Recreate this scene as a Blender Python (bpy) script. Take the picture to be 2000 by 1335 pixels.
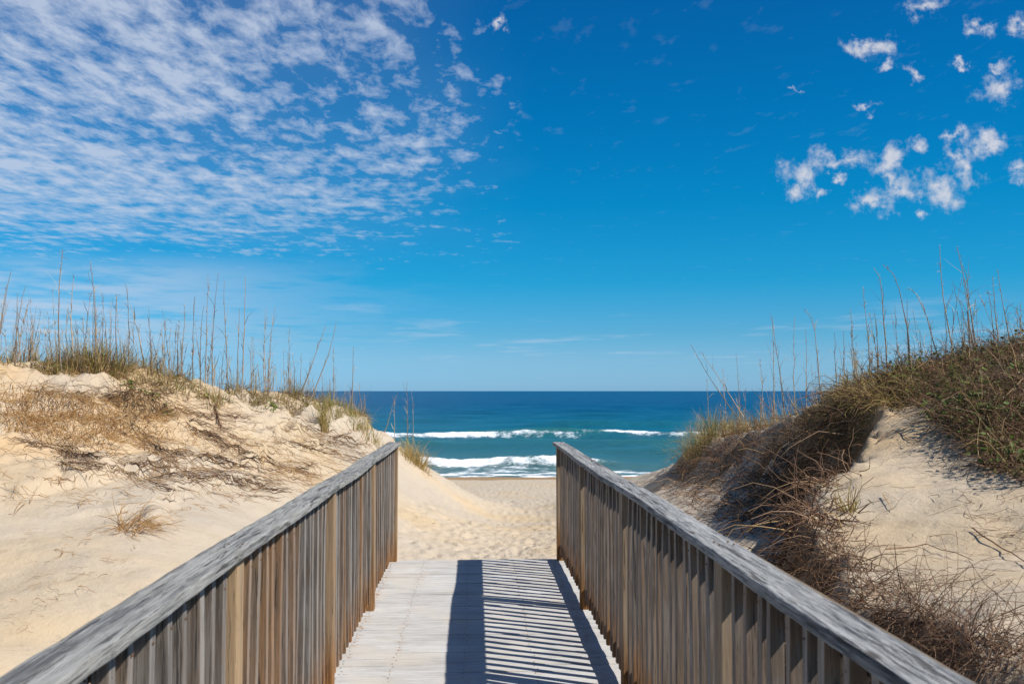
import bpy, bmesh, math, random
import numpy as np
from mathutils import Vector, Matrix

random.seed(7)
RNG = np.random.default_rng(7)
scene = bpy.context.scene
for o in list(bpy.data.objects):
    bpy.data.objects.remove(o)
COL = scene.collection

# ------------------------------------------------------------------ camera
F = 2000 * 35.0 / 36.0
CAMZ = 1.535
YAW = math.atan(71 / F)            # the lens points a little right of the walkway axis
PITCH = math.atan(95.5 / F)        # and a little up
cam_d = bpy.data.cameras.new('camera')
cam = bpy.data.objects.new('camera', cam_d)
COL.objects.link(cam)
cam_d.lens = 35.0
cam_d.sensor_width = 36.0
cam_d.clip_start = 0.05
cam_d.clip_end = 60000
cam.location = (0, 0, CAMZ)
cam.rotation_euler = (math.pi / 2 + PITCH, 0, -YAW)
cam_d.dof.use_dof = True
cam_d.dof.focus_distance = 10.0
cam_d.dof.aperture_fstop = 8.0
scene.camera = cam

SUN = Vector((0.82, -0.417, 1.0)).normalized()   # direction to the sun
EXPOSURE = 0.25
scene.view_settings.view_transform = 'Standard'
scene.view_settings.look = 'None'
scene.view_settings.exposure = EXPOSURE
scene.view_settings.gamma = 1.0
scene.view_settings.use_curve_mapping = False

CR = np.array((Matrix.Rotation(-YAW, 3, 'Z') @ Matrix.Rotation(math.pi / 2 + PITCH, 3, 'X')))


def ray(px, py):
    """photo pixel -> world direction with unit Y"""
    px = np.asarray(px, float); py = np.asarray(py, float)
    d = np.stack([(px - 1000) / F, (667.5 - py) / F, -np.ones_like(px)], -1) @ CR.T
    return d / d[..., 1:2]


def at(px, py, Y):
    d = ray(px, py)
    return np.array([0, 0, CAMZ]) + d * np.asarray(Y, float)[..., None]


# ------------------------------------------------------------------ node helper
class NT:
    def __init__(self, tree):
        self.t = tree; self.n = tree.nodes; self.l = tree.links
        self.n.clear()

    def node(self, kind, **kw):
        nd = self.n.new(kind)
        for k, v in kw.items():
            setattr(nd, k, v)
        return nd

    def put(self, sock, v):
        if v is None:
            return
        if isinstance(v, bpy.types.NodeSocket):
            self.l.new(v, sock)
        else:
            try:
                sock.default_value = v
            except Exception:
                sock.default_value = (v[0], v[1], v[2], 1.0) if len(v) == 3 else v

    def m(self, op, a, b=None, c=None, clamp=False):
        nd = self.node('ShaderNodeMath', operation=op, use_clamp=clamp)
        for i, v in enumerate((a, b, c)):
            self.put(nd.inputs[i], v)
        return nd.outputs[0]

    def v(self, op, a, b=None, scale=None):
        nd = self.node('ShaderNodeVectorMath', operation=op)
        self.put(nd.inputs[0], a); self.put(nd.inputs[1], b)
        if scale is not None:
            self.put(nd.inputs[3], scale)
        return nd.outputs['Value'] if op in ('LENGTH', 'DOT_PRODUCT', 'DISTANCE') else nd.outputs[0]

    def ramp01(self, x, a, b, lo=0.0, hi=1.0, smooth=True):
        nd = self.node('ShaderNodeMapRange')
        nd.interpolation_type = 'SMOOTHSTEP' if smooth else 'LINEAR'
        self.put(nd.inputs[0], x)
        for i, v in zip((1, 2, 3, 4), (a, b, lo, hi)):
            self.put(nd.inputs[i], v)
        return nd.outputs[0]

    def mix(self, f, a, b, mode='MIX'):
        nd = self.node('ShaderNodeMix', data_type='RGBA', blend_type=mode)
        nd.clamp_factor = True
        self.put(nd.inputs[0], f); self.put(nd.inputs[6], a); self.put(nd.inputs[7], b)
        return nd.outputs[2]

    def noise(self, vec, scale, detail=3, rough=0.5, dist=0.0, col=False, dim='3D'):
        nd = self.node('ShaderNodeTexNoise', noise_dimensions=dim)
        self.put(nd.inputs['Vector'], vec)
        self.put(nd.inputs['Scale'], scale)
        nd.inputs['Detail'].default_value = detail
        nd.inputs['Roughness'].default_value = rough
        nd.inputs['Distortion'].default_value = dist
        return nd.outputs['Color'] if col else nd.outputs[0]

    def ramp(self, f, stops):
        nd = self.node('ShaderNodeValToRGB')
        e = nd.color_ramp.elements
        while len(e) < len(stops):
            e.new(0.5)
        for el, (p, c) in zip(e, stops):
            el.position = p
            el.color = (c[0], c[1], c[2], 1)
        self.put(nd.inputs[0], f)
        return nd.outputs[0]

    def xyz(self, vec):
        nd = self.node('ShaderNodeSeparateXYZ'); self.put(nd.inputs[0], vec)
        return nd.outputs[0], nd.outputs[1], nd.outputs[2]

    def comb(self, x, y, z):
        nd = self.node('ShaderNodeCombineXYZ')
        for i, v in enumerate((x, y, z)):
            self.put(nd.inputs[i], v)
        return nd.outputs[0]

    def bump(self, h, strength, dist, normal=None):
        nd = self.node('ShaderNodeBump')
        nd.inputs['Strength'].default_value = strength
        nd.inputs['Distance'].default_value = dist
        self.put(nd.inputs['Height'], h)
        if normal is not None:
            self.put(nd.inputs['Normal'], normal)
        return nd.outputs[0]


def new_mat(name):
    mt = bpy.data.materials.new(name)
    mt.use_nodes = True
    return mt, NT(mt.node_tree)


def principled(t, color, rough=0.8, normal=None, spec=0.3, extra=None):
    b = t.node('ShaderNodeBsdfPrincipled')
    t.put(b.inputs['Base Color'], color)
    t.put(b.inputs['Roughness'], rough)
    t.put(b.inputs['Specular IOR Level'], spec)
    if normal is not None:
        t.put(b.inputs['Normal'], normal)
    out = t.node('ShaderNodeOutputMaterial')
    t.l.new(b.outputs[0], out.inputs[0])
    return b, out


# ------------------------------------------------------------------ world: sky + clouds
world = bpy.data.worlds.new('World')
scene.world = world
world.use_nodes = True
W = NT(world.node_tree)
sky = W.node('ShaderNodeTexSky', sky_type='NISHITA')
sky.sun_disc = False
sky.sun_elevation = math.asin(SUN.z)
sky.sun_rotation = math.atan2(SUN.x, SUN.y)
sky.altitude = 0
sky.air_density = 1.0
sky.dust_density = 0.3
sky.ozone_density = 3.0
tc = W.node('ShaderNodeTexCoord').outputs['Generated']
dx, dy, dz = W.xyz(tc)
dzc = W.m('MAXIMUM', dz, 0.02)
# polarised, very blue air: tint by height above the horizon, the same all the way round
SKYG = W.ramp(dz, [(0.0, (0.34, 0.70, 1.34)), (0.032, (0.32, 0.65, 1.14)), (0.058, (0.20, 0.60, 1.02)), (0.108, (0.05, 0.59, 0.95)), (0.184, (0.01, 0.57, 0.92)), (0.28, (0.005, 0.52, 0.90)), (0.40, (0.015, 0.44, 0.85)), (0.75, (0.30, 0.50, 0.70))])
SKYG = W.mix(1.0, SKYG, W.ramp(W.ramp01(dz, 0.0, 0.06), [(0.0, (1, 1, 1)), (1.0, (0.97, 0.97, 0.92))]), 'MULTIPLY')
SKYC = W.mix(1.0, sky.outputs[0], SKYG, 'MULTIPLY')
PX = W.m('DIVIDE', dx, dzc); PY = W.m('DIVIDE', dy, dzc)
P = W.comb(PX, PY, 0.0)                     # point on the cloud layer, layer height = 1


def wn(vec, scale, detail=3, rough=0.5, dist=0.0, col=False):
    return W.noise(vec, scale, detail, rough, dist, col, '2D')


def cloud_p(px, py):
    d = ray(px, py)
    return d[..., 0] / d[..., 2], 1.0 / d[..., 2]


warp = W.v('SCALE', W.v('SUBTRACT', wn(P, 3.0, 3, 0.6, col=True), (0.5, 0.5, 0.5)), scale=0.32)
Pw = W.v('ADD', P, warp)
# ---- altocumulus sheet over the left of the view
ang = W.m('DIVIDE', PX, W.m('MAXIMUM', W.m('ABSOLUTE', PY), 0.4))    # tan of azimuth
big = wn(W.v('MULTIPLY', P, (1.0, 0.5, 1.0)), 1.3, 3, 0.55)
bigc = W.m('SUBTRACT', big, 0.5)
edge = W.m('ADD', W.m('MULTIPLY', ang, -1.0), W.m('MULTIPLY', bigc, 0.30))
m_az = W.ramp01(edge, -0.10, 0.30)
m_far = W.ramp01(W.m('ADD', PY, W.m('MULTIPLY', bigc, 5.0)), 9.0, 4.8)
mask = W.m('MULTIPLY', W.m('MULTIPLY', m_az, m_far), W.ramp01(PY, 0.6, 2.0))
Ps = W.v('MULTIPLY', P, (0.9, 0.42, 1.0))
n1 = wn(Ps, 11.0, 5, 0.62, 0.15)
n2 = wn(W.v('MULTIPLY', P, (0.42, 0.72, 1.0)), 5.5, 4, 0.60, 0.3)      # ripples
lowr = W.ramp01(PY, 3.2, 6.0, 0.10, 0.48)
dens = W.m('ADD', W.m('MULTIPLY', n1, W.m('SUBTRACT', 1.0, lowr)), W.m('MULTIPLY', n2, lowr))
th = W.m('SUBTRACT', W.ramp01(mask, 0.0, 1.0, 0.62, 0.36, smooth=False), W.m('MULTIPLY', W.m('MULTIPLY', bigc, mask), 0.35))
a_sheet = W.ramp01(W.m('SUBTRACT', dens, th), -0.02, 0.26, smooth=False)
a_sheet = W.m('ADD', W.m('MULTIPLY', a_sheet, W.m('MULTIPLY', W.ramp01(PY, 14.0, 8.5), W.ramp01(mask, 0.0, 0.06, 0.15, 1.0))), W.m('MULTIPLY', mask, 0.12))
# ---- low veil under the sheet
Pv = W.v('MULTIPLY', Pw, (0.36, 0.26, 1.0))
nv = wn(Pv, 2.4, 5, 0.6)
mv = W.m('MULTIPLY', W.ramp01(W.m('ADD', ang, W.m('MULTIPLY', W.m('SUBTRACT', nv, 0.5), 0.5)), -0.04, -0.36),
         W.m('MULTIPLY', W.ramp01(PY, 6.8, 9.0), W.ramp01(PY, 34.0, 16.0)))
a_veil = W.m('MULTIPLY', W.ramp01(nv, 0.20, 0.70), W.m('MULTIPLY', mv, 0.95))
a_thin = W.m('MULTIPLY', W.ramp01(wn(W.v('MULTIPLY', Pw, (0.26, 0.17, 1.0)), 1.7, 5, 0.6), 0.54, 0.74),
             W.m('MULTIPLY', W.m('MULTIPLY', W.ramp01(PY, 9.0, 13.0), W.ramp01(PY, 42.0, 26.0)), 0.42))
# ---- separate small cumulus, right of the view and a few between
BL = [(1570, 345, 36, 30), (1645, 308, 56, 18), (1545, 378, 26, 16), (1735, 315, 24, 26), (1770, 365, 30, 30), (1750, 345, 20, 20),
      (1705, 395, 36, 22), (1840, 372, 34, 34), (1885, 330, 28, 34), (1935, 280, 38, 20), (1868, 265, 26, 16), (1875, 300, 26, 18),
      (1785, 283, 20, 16), (1800, 424, 17, 10), (1957, 176, 38, 34), (1950, 126, 20, 13), (1698, 90, 44, 19),
      (1722, 133, 20, 12), (1785, 134, 24, 13), (1805, 14, 34, 17), (1918, 52, 22, 15), (1988, 52, 26, 22),
      (1990, 330, 20, 22), (1690, 208, 30, 8), (1612, 373, 15, 9), (1642, 347, 9, 10), (1875, 122, 13, 9),
      (980, 45, 20, 9), (1555, 172, 16, 5)]
blob = None
dyc = W.m('MAXIMUM', dy, 0.03)
G = W.comb(W.m('DIVIDE', dx, dyc), W.m('DIVIDE', dz, dyc), 0.0)      # direction, for the ones ahead
warp2 = W.v('SCALE', W.v('SUBTRACT', wn(G, 30.0, 4, 0.62, col=True), (0.5, 0.5, 0.5)), scale=0.046)
Gb = W.v('ADD', G, warp2)
for (bx_, by_, rx, ry) in BL:
    c = ray(np.array(bx_), np.array(by_))
    g = W.m('SUBTRACT', 1.5, W.v('LENGTH', W.v('MULTIPLY', W.v('SUBTRACT', Gb, (float(c[0]), float(c[2]), 0)), (F / (rx * 1.0), F / (ry * 0.95), 0))))
    blob = g if blob is None else W.m('MAXIMUM', blob, g)
nb = wn(G, 50.0, 6, 0.66)
a_blob = W.ramp01(W.m('ADD', blob, W.m('MULTIPLY', W.m('SUBTRACT', nb, 0.5), 3.4)), 0.05, 1.75)
up = W.ramp01(dz, 0.0, 0.02)
a_soft = W.m('MULTIPLY', W.m('MAXIMUM', a_sheet, W.m('MAXIMUM', a_veil, a_thin)), 0.68)
a_soft = W.m('MULTIPLY', a_soft, up)
a_bl = W.m('MULTIPLY', a_blob, W.m('MULTIPLY', up, 0.80))
CLW = 6.0
c1 = W.mix(a_soft, SKYC, (0.78 * CLW, 0.88 * CLW, 1.06 * CLW, 1))
cwh = W.mix(W.ramp01(W.m('ADD', blob, wn(Gb, 55.0, 3)), 0.9, 2.0), (0.72 * CLW, 0.80 * CLW, 0.95 * CLW, 1), (1.02 * CLW, 1.0 * CLW, 1.04 * CLW, 1))
c2 = W.mix(a_bl, c1, cwh)
bg = W.node('ShaderNodeBackground')
bg.inputs['Strength'].default_value = 0.105
W.l.new(c2, bg.inputs['Color'])
world.cycles.sampling_method = 'MANUAL'
world.cycles.sample_map_resolution = 512
wo = W.node('ShaderNodeOutputWorld')
W.l.new(bg.outputs[0], wo.inputs[0])

sd = bpy.data.lights.new('sun', 'SUN')
sd.energy = 4.7
sd.angle = math.radians(0.53)
sd.color = (1.0, 0.95, 0.87)
sun = bpy.data.objects.new('sun', sd)
sun.rotation_euler = (-SUN).to_track_quat('-Z', 'Y').to_euler()
sun.location = (6, -4, 10)
COL.objects.link(sun)


# ------------------------------------------------------------------ object helpers
def link(name, mesh, mat=None, parent=None, **props):
    o = bpy.data.objects.new(name, mesh)
    COL.objects.link(o)
    if mat is not None and mesh is not None and not mesh.materials:
        mesh.materials.append(mat)
    if parent is not None:
        o.parent = parent
    for k, v in props.items():
        o[k] = v
    return o


def empty(name, loc, **props):
    o = bpy.data.objects.new(name, None)
    o.empty_display_size = 0.1
    o.location = loc
    COL.objects.link(o)
    for k, v in props.items():
        o[k] = v
    return o


def np_mesh(name, verts, faces, smooth=True, attrs=None):
    """faces: (M,3) or (M,4) int array"""
    me = bpy.data.meshes.new(name)
    verts = np.ascontiguousarray(verts, np.float32); faces = np.ascontiguousarray(faces, np.int32)
    k = faces.shape[1]
    me.vertices.add(len(verts)); me.vertices.foreach_set('co', verts.ravel())
    me.loops.add(faces.size); me.loops.foreach_set('vertex_index', faces.ravel())
    me.polygons.add(len(faces))
    me.polygons.foreach_set('loop_start', np.arange(0, faces.size, k, dtype=np.int32))
    me.polygons.foreach_set('use_smooth', np.full(len(faces), smooth))
    me.update(calc_edges=True)
    for an, av in (attrs or {}).items():
        a = me.attributes.new(an, 'FLOAT', 'POINT')
        a.data.foreach_set('value', np.ascontiguousarray(av, np.float32))
    return me


def grid_faces(nr, nc):
    i = np.arange(nr - 1)[:, None] * nc + np.arange(nc - 1)[None, :]
    return np.stack([i, i + 1, i + nc + 1, i + nc], -1).reshape(-1, 4)


# value noise
_L = np.random.default_rng(3).random((256, 256)).astype(np.float64)


def vnoise(x, y):
    xi = np.floor(x).astype(int); yi = np.floor(y).astype(int)
    fx = x - xi; fy = y - yi
    fx = fx * fx * fx * (fx * (fx * 6 - 15) + 10); fy = fy * fy * fy * (fy * (fy * 6 - 15) + 10)
    a = _L[xi & 255, yi & 255]; b = _L[(xi + 1) & 255, yi & 255]
    c = _L[xi & 255, (yi + 1) & 255]; d = _L[(xi + 1) & 255, (yi + 1) & 255]
    return (a * (1 - fx) + b * fx) * (1 - fy) + (c * (1 - fx) + d * fx) * fy - 0.5


def fbm(x, y, octv=4, gain=0.5):
    s = 0; a = 1.0
    for i in range(octv):
        s = s + a * vnoise(x + 17.3 * i, y - 9.1 * i)
        x = x * 2.03; y = y * 2.03; a *= gain
    return s


def sstep(a, b, x):
    t = np.clip((x - a) / (b - a), 0, 1)
    return t * t * (3 - 2 * t)


# ------------------------------------------------------------------ terrain
SEA_Z = -2.0
pts_low, pts_up = [], []


def ctl(lst, rows):
    for r in rows:
        lst.append(at(np.array(r[0]), np.array(r[1]), np.array(r[2])))


LCREST = [(0, 718, 11.2), (120, 724, 11.5), (230, 742, 12.0), (350, 757, 12.5), (450, 775, 13.2), (560, 788, 14.2),
          (640, 800, 15.2), (700, 822, 16.5), (740, 850, 17.5), (790, 890, 18.6), (835, 917, 20.0)]
left = []
ctl(left, LCREST)
ctl(left, [(0, 1290, 4.9), (0, 1150, 6.0), (0, 1000, 7.6), (0, 880, 9.2), (0, 790, 10.3), (200, 1130, 6.0), (300, 1050, 7.0),
           (400, 1000, 8.0), (500, 950, 9.9), (600, 905, 12.2), (700, 862, 14.9), (200, 860, 10.0), (250, 1000, 7.9), (350, 880, 10.3),
           (450, 830, 12.2), (600, 830, 14.0), (650, 870, 13.9), (300, 800, 11.4), (120, 790, 10.6), (790, 925, 15.8), (860, 937, 17.5), (790, 1000, 12.4)])
for r in LCREST:                                   # lee side, falling away behind the crest
    p = at(np.array(r[0]), np.array(r[1]), np.array(r[2] + 2.6)); q = at(np.array(r[0]), np.array(r[1]), np.array(r[2]))
    left.append(np.array([p[0], p[1], max(q[2] - 0.7, -0.9)]))
    if r[0] < 700:
        left.append(np.array([p[0] - 1, p[1] + 3.5, q[2] - 1.7]))
left += [np.array(v, float) for v in [(-1.05, -3, -.3), (-1.05, 0, -.28), (-1.05, 2, -.25), (-1.0, 5, -.2), (-1.0, 8, -.1), (-1.1, 10.5, 0.05),
         (-2.2, 2, 0.0), (-2.2, -3, 0.0), (-5, 3, .7), (-5, -3, .7), (-8, 10, 1.95), (-8, 4, 1.2), (-14, 10, 2.1), (-14, 3, 1.4), (-8, -6, 1.0),
         (-14, -6, 1.3), (-14, 16, .6), (-9, 17, .4), (-14, 24, -.8), (-6, 24, -.95)]]
mid = [np.array(v, float) for v in [(0, -6, -.3), (0, 0, -.3), (0, 4, -.28), (0, 8, -.22), (0, 9.3, -.17), (.6, 9.3, -.17), (-.6, 9.3, -.15), (0, 10.5, -.18), (0, 12, -.22), (0, 14, -.33),
       (0, 17, -.5), (0, 20, -.75), (2, 21, -.75), (0, 25, -1.08), (0, 30, -1.4), (0, 36, -1.74), (0, 41.5, -2.02), (0, 47, -2.5), (0, 60, -3.6),
       (-7, 30, -1.4), (7, 30, -1.4), (-14, 30, -1.4), (14, 30, -1.4), (-7, 41.5, -2.02), (7, 41.5, -2.02), (-14, 41.5, -2.02), (14, 41.5, -2.02),
       (-14, 60, -3.6), (14, 60, -3.6), (-7, 36, -1.74), (7, 36, -1.74)]]
rlow = [np.array(v, float) for v in [(1.1, -3, -.35), (1.1, 0, -.35), (1.1, 2, -.35), (1.1, 5, -.34), (1.1, 8, -.25), (1.5, 10.5, -.12), (2.0, 8, -.25), (2.6, 10, -.12), (2.2, 13, -.15), (3.0, 12, .0),
        (3.0, 14.5, -.05), (5, 5, 0), (5, 12, 0), (9, 12, 0), (9, 5, 0), (14, 10, 0), (14, 0, 0), (6, 24, -.95), (14, 24, -.95), (9, -5, 0)]]
ctl(rlow, [(1250, 930, 20.0), (1290, 952, 16.5)])
rup = [np.array(v, float) for v in [(1.2, 0, .85), (1.2, -4, .85), (4, 0, 1.2), (4, -5, 1.2), (8, 0, 1.8), (8, 8, 2.1), (14, 8, 2.2), (14, 0, 2.0), (8, -6, 1.7), (14, -6, 1.8),
       (6.5, 14, 1.2), (9, 16, .8), (14, 18, .5), (6, 18, .1), (14, 25, -.8), (6, 25, -.9), (5.5, 20.5, -.5), (3.6, 20, -.2)]]
ctl(rup, [(1900, 1240, 3.0), (1610, 1000, 6.8), (1690, 860, 8.7), (1760, 800, 9.7), (1700, 745, 11.0), (1790, 733, 10.6), (2000, 700, 9.2), (1600, 803, 13.0),
          (1500, 836, 14.5), (1420, 852, 16.0), (1350, 897, 17.5), (1850, 900, 7.6), (2000, 950, 6.5), (2000, 1090, 5.0), (1800, 1050, 5.8),
          (1900, 1150, 4.2), (2000, 1335, 2.4), (2000, 800, 7.8), (1900, 752, 9.3), (1720, 940, 7.2)])


def rbf(pts):
    p = np.array(pts); n = len(p)
    r = np.linalg.norm(p[:, None, :2] - p[None, :, :2], axis=-1)
    K = r * r * np.log(r + 1e-9) + np.eye(n) * 0.06
    A = np.zeros((n + 3, n + 3)); A[:n, :n] = K
    A[:n, n] = 1; A[:n, n + 1:] = p[:, :2]; A[n, :n] = 1; A[n + 1:, :n] = p[:, :2].T
    w = np.linalg.solve(A, np.concatenate([p[:, 2], np.zeros(3)]))

    def f(x, y):
        sh = x.shape; x = x.ravel(); y = y.ravel(); out = w[n] + w[n + 1] * x + w[n + 2] * y
        for i in range(n):
            r2 = (x - p[i, 0]) ** 2 + (y - p[i, 1]) ** 2
            out = out + w[i] * 0.5 * r2 * np.log(r2 + 1e-12)
        return out.reshape(sh)
    return f


f_low = rbf(left + mid + rlow)
f_up = rbf(rup)
SCARP = np.array([(1.12, -6), (1.14, 0), (1.22, 1.5), (1.5, 3), (1.85, 4.5), (2.38, 6.8), (3.30, 8.7), (3.92, 9.7), (4.15, 11), (4.25, 13), (4.1, 14.5), (3.95, 16), (3.75, 17.5), (3.6, 19.5), (3.6, 26)])


def scarp_d(x, y):
    """signed distance to the lip of the right-hand dune, + on the dune"""
    best = np.full(x.shape, 1e9); sg = np.ones(x.shape)
    for (a, b) in zip(SCARP[:-1], SCARP[1:]):
        e = b - a; L2 = e @ e
        t = np.clip(((x - a[0]) * e[0] + (y - a[1]) * e[1]) / L2, 0, 1)
        qx = x - a[0] - t * e[0]; qy = y - a[1] - t * e[1]
        d = np.hypot(qx, qy)
        s = np.sign(e[1] * (x - a[0]) - e[0] * (y - a[1]))
        k = d < best
        best = np.where(k, d, best); sg = np.where(k, s, sg)
    return best * sg


def base_height(x, y):
    xc = np.clip(x, -14, 14); yc = np.clip(y, -6, 62)
    lo = f_low(xc, yc)
    hi = f_up(xc, np.minimum(yc, 25))
    d = scarp_d(x, y)
    d = d + 0.30 * fbm(x * 0.9 + 5, y * 0.9, 4, 0.55) * sstep(21, 16, y)
    w = 0.36 + 0.44 * sstep(6, 11, y)
    t = np.clip((d + w) / w, 0, 1)
    S = np.where(t < 0.5, 0.40 * t / 0.5, 0.40 + 0.60 * (t - 0.5) / 0.5)
    S = S * (1 - 0.10 * sstep(0.35, 0, np.abs(d + w)))
    S = np.maximum(S, 0.22 * sstep(-w - 0.9, -w * 0.4, d))
    S = S * sstep(24, 18.5, y)
    z = np.where(x > 0.5, lo + np.maximum(hi - lo, 0) * S, lo)
    return z, d


XS = np.concatenate([-np.geomspace(500, 6.8, 70), np.arange(-6.7, 6.2, 0.034), np.geomspace(6.25, 500, 80)])
YS = np.concatenate([-np.geomspace(80, 1.0, 24), np.arange(-0.9, 2.4, 0.08), np.arange(2.44, 13.5, 0.042), np.geomspace(13.55, 66, 190)])
GX, GY = np.meshgrid(XS, YS)
# evaluate the smooth base on a coarse grid, then interpolate
GZ, GD = base_height(GX, GY)
near = sstep(70, 25, np.hypot(GX, GY))
on_walk = sstep(1.15, 0.95, np.abs(GX)) * sstep(10.2, 9.2, GY)
beachy = sstep(20, 25, GY) * 1.0
leftm = sstep(-1.0, -1.6, GX) * sstep(22, 17, GY)
# wind relief and slumped lumps
GZ = GZ + near * (1 - on_walk) * (0.05 * fbm(GX * 0.8, GY * 0.8, 3) * (1 - 0.6 * beachy) + 0.030 * fbm(GX * 3.1, GY * 3.1, 4) * (1 - 0.7 * beachy))
# left face: little erosion ledges that follow the slope
u = GZ + 0.10 * fbm(GX * 0.55 + 3, GY * 0.55, 3) + 0.05 * fbm(GX * 2.5, GY * 2.5, 3)
for zc, amp in ((0.60, 0.11), (0.74, 0.12), (0.90, 0.14), (1.05, 0.11), (1.25, 0.12), (1.45, 0.10)):
    strength = leftm * sstep(6.5, 8.5, GY) * sstep(-0.15, 0.2, fbm(GX * 0.45 + 11 * zc, GY * 0.45, 2))
    GZ = GZ + strength * amp * (sstep(zc - 0.012, zc + 0.012, u) - sstep(zc + 0.01, zc + 0.20, u))
# rough upper part of both dunes where roots hold the sand
rough = leftm * sstep(0.6, 1.0, GZ) * sstep(7.5, 9.5, GY)
rg = 1 - 2 * np.abs(fbm(GX * 1.9 + 0.5 * fbm(GX * 3, GY * 3, 2), GY * 2.3, 3))
GZ = GZ + rough * (0.05 * fbm(GX * 7, GY * 7, 3, 0.6) + 0.085 * (rg - 0.5) * sstep(0.2, 0.9, rg))
GZ = GZ + rough * 0.11 * fbm(GX * 2.6 + 8, GY * 2.6, 4, 0.6)
sc = sstep(-1.5, -0.9, GD) * sstep(0.25, -0.05, GD) * (GX > 0.9) * sstep(20, 17, GY)
GZ = GZ + sc * (0.13 * fbm(GX * 2.2, GY * 2.2, 4, 0.62))
SOIL_SHADE = sstep(-1.0, -0.45, GD) * sstep(0.10, -0.12, GD) * (GX > 0.9) * sstep(18, 13, GY) * sstep(-.3, .1, fbm(GX * 1.3 + 2, GY * 1.3, 3) + 0.2)  # brown root-stained sand, spread wider to paint deeper shade on the scarp face
WARM = np.maximum(leftm * sstep(0.62, 0.95, GZ) * sstep(-2.2, -4.2, GX) * (0.75 + fbm(GX * .9, GY * .9, 3)), (GX > 1.5) * sstep(0.8, 1.15, GZ) * (GY < 13) * (0.75 + fbm(GX * .7, GY * .7, 3)))
# keep the sand clear of the deck
lim = np.where(GY < 9.15, -0.075, 10)
GZ = np.where((np.abs(GX - 0.017) < 0.92) & (GY < 9.18), np.minimum(GZ, -0.11), GZ)
# trodden sand: footprints between the dunes
fp = np.random.default_rng(11)
for i in range(8500):
    fy = 9.3 + 27 * fp.random() ** 1.5
    wdt = 0.9 + 0.12 * (fy - 9)
    fx = fp.normal(0.25, wdt * 0.75)
    if fx < -0.75 - 0.02 * (fy - 9) and fy < 17:
        continue
    a = fp.normal(0, 0.5); L = fp.uniform(.04, .11); Wd = fp.uniform(.03, .06); dp = fp.uniform(.006, .022) * (0.6 + 0.4 * min(1, (fy - 9.2) / 2.5))
    i0, i1 = np.searchsorted(YS, [fy - .45, fy + .45]); j0, j1 = np.searchsorted(XS, [fx - .45, fx + .45])
    sx = GX[i0:i1, j0:j1] - fx; sy = GY[i0:i1, j0:j1] - fy
    q = ((sx * math.cos(a) - sy * math.sin(a)) / Wd) ** 2 + ((sx * math.sin(a) + sy * math.cos(a)) / L) ** 2
    GZ[i0:i1, j0:j1] += -dp * np.exp(-q * 1.1) + dp * 0.55 * np.exp(-((np.sqrt(q) - 1.55) / 0.4) ** 2)


def ground(x, y):
    x = np.asarray(x, float); y = np.asarray(y, float)
    j = np.clip(np.searchsorted(XS, x) - 1, 0, len(XS) - 2); i = np.clip(np.searchsorted(YS, y) - 1, 0, len(YS) - 2)
    fx = np.clip((x - XS[j]) / (XS[j + 1] - XS[j]), 0, 1); fy = np.clip((y - YS[i]) / (YS[i + 1] - YS[i]), 0, 1)
    return ((GZ[i, j] * (1 - fx) + GZ[i, j + 1] * fx) * (1 - fy) + (GZ[i + 1, j] * (1 - fx) + GZ[i + 1, j + 1] * fx) * fy)


def hit(px, py, y0=1.6, y1=30):
    """where a photo pixel meets the sand; rays that miss give nan"""
    px = np.atleast_1d(np.asarray(px, float)); py = np.atleast_1d(np.asarray(py, float))
    d = ray(px, py)
    Ys = np.concatenate([np.arange(y0, 14, 0.04), np.arange(14, y1, 0.08)])
    x = d[:, 0:1] * Ys; z = CAMZ + d[:, 2:3] * Ys
    under = z < ground(x, np.broadcast_to(Ys, x.shape))
    k = under.argmax(1); ok = under.any(1)
    Y = np.where(ok, Ys[k], np.nan)
    return np.stack([d[:, 0] * Y, Y, np.where(ok, ground(d[:, 0] * np.nan_to_num(Y), np.nan_to_num(Y)), np.nan)], -1), ok


def in_poly(poly, n, rng=RNG):
    poly = np.array(poly, float)
    out = []
    lo, hi_ = poly.min(0), poly.max(0)
    while len(out) < n:
        c = lo + (hi_ - lo) * rng.random((4 * n, 2))
        ins = np.zeros(len(c), bool)
        j = len(poly) - 1
        for i in range(len(poly)):
            a, b = poly[i], poly[j]
            cond = ((a[1] > c[:, 1]) != (b[1] > c[:, 1])) & (c[:, 0] < (b[0] - a[0]) * (c[:, 1] - a[1]) / (b[1] - a[1] + 1e-12) + a[0])
            ins ^= cond; j = i
        out += list(c[ins])
    return np.array(out[:n])


# sand material
sand_m, t = new_mat('sand')
geo = t.node('ShaderNodeNewGeometry').outputs['Position']
sx_, sy_, sz_ = t.xyz(geo)
nA = t.noise(geo, 0.55, 4, 0.55); nB = t.noise(geo, 4.0, 4, 0.6); nC = t.noise(geo, 60, 3, 0.7)
colr = t.ramp(nA, [(0.33, (0.50, 0.425, 0.335)), (0.52, (0.53, 0.44, 0.33)), (0.66, (0.55, 0.425, 0.275))])
colr = t.mix(t.ramp01(nB, 0.45, 0.75, 0, 0.35), colr, (0.42, 0.325, 0.215, 1))
colr = t.mix(t.ramp01(t.noise(geo, 9, 5, 0.7), 0.56, 0.72, 0, 0.45), colr, (0.36, 0.30, 0.235, 1))
colr = t.mix(t.ramp01(nC, 0.62, 0.80, 0, 0.55), colr, (0.20, 0.16, 0.12, 1))
colr = t.mix(t.m('MULTIPLY', t.node('ShaderNodeAttribute', attribute_name='warm').outputs['Fac'], 0.75), colr, (0.56, 0.385, 0.205, 1))
soil_shade = t.node('ShaderNodeAttribute', attribute_name='soil_shade').outputs['Fac']
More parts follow.
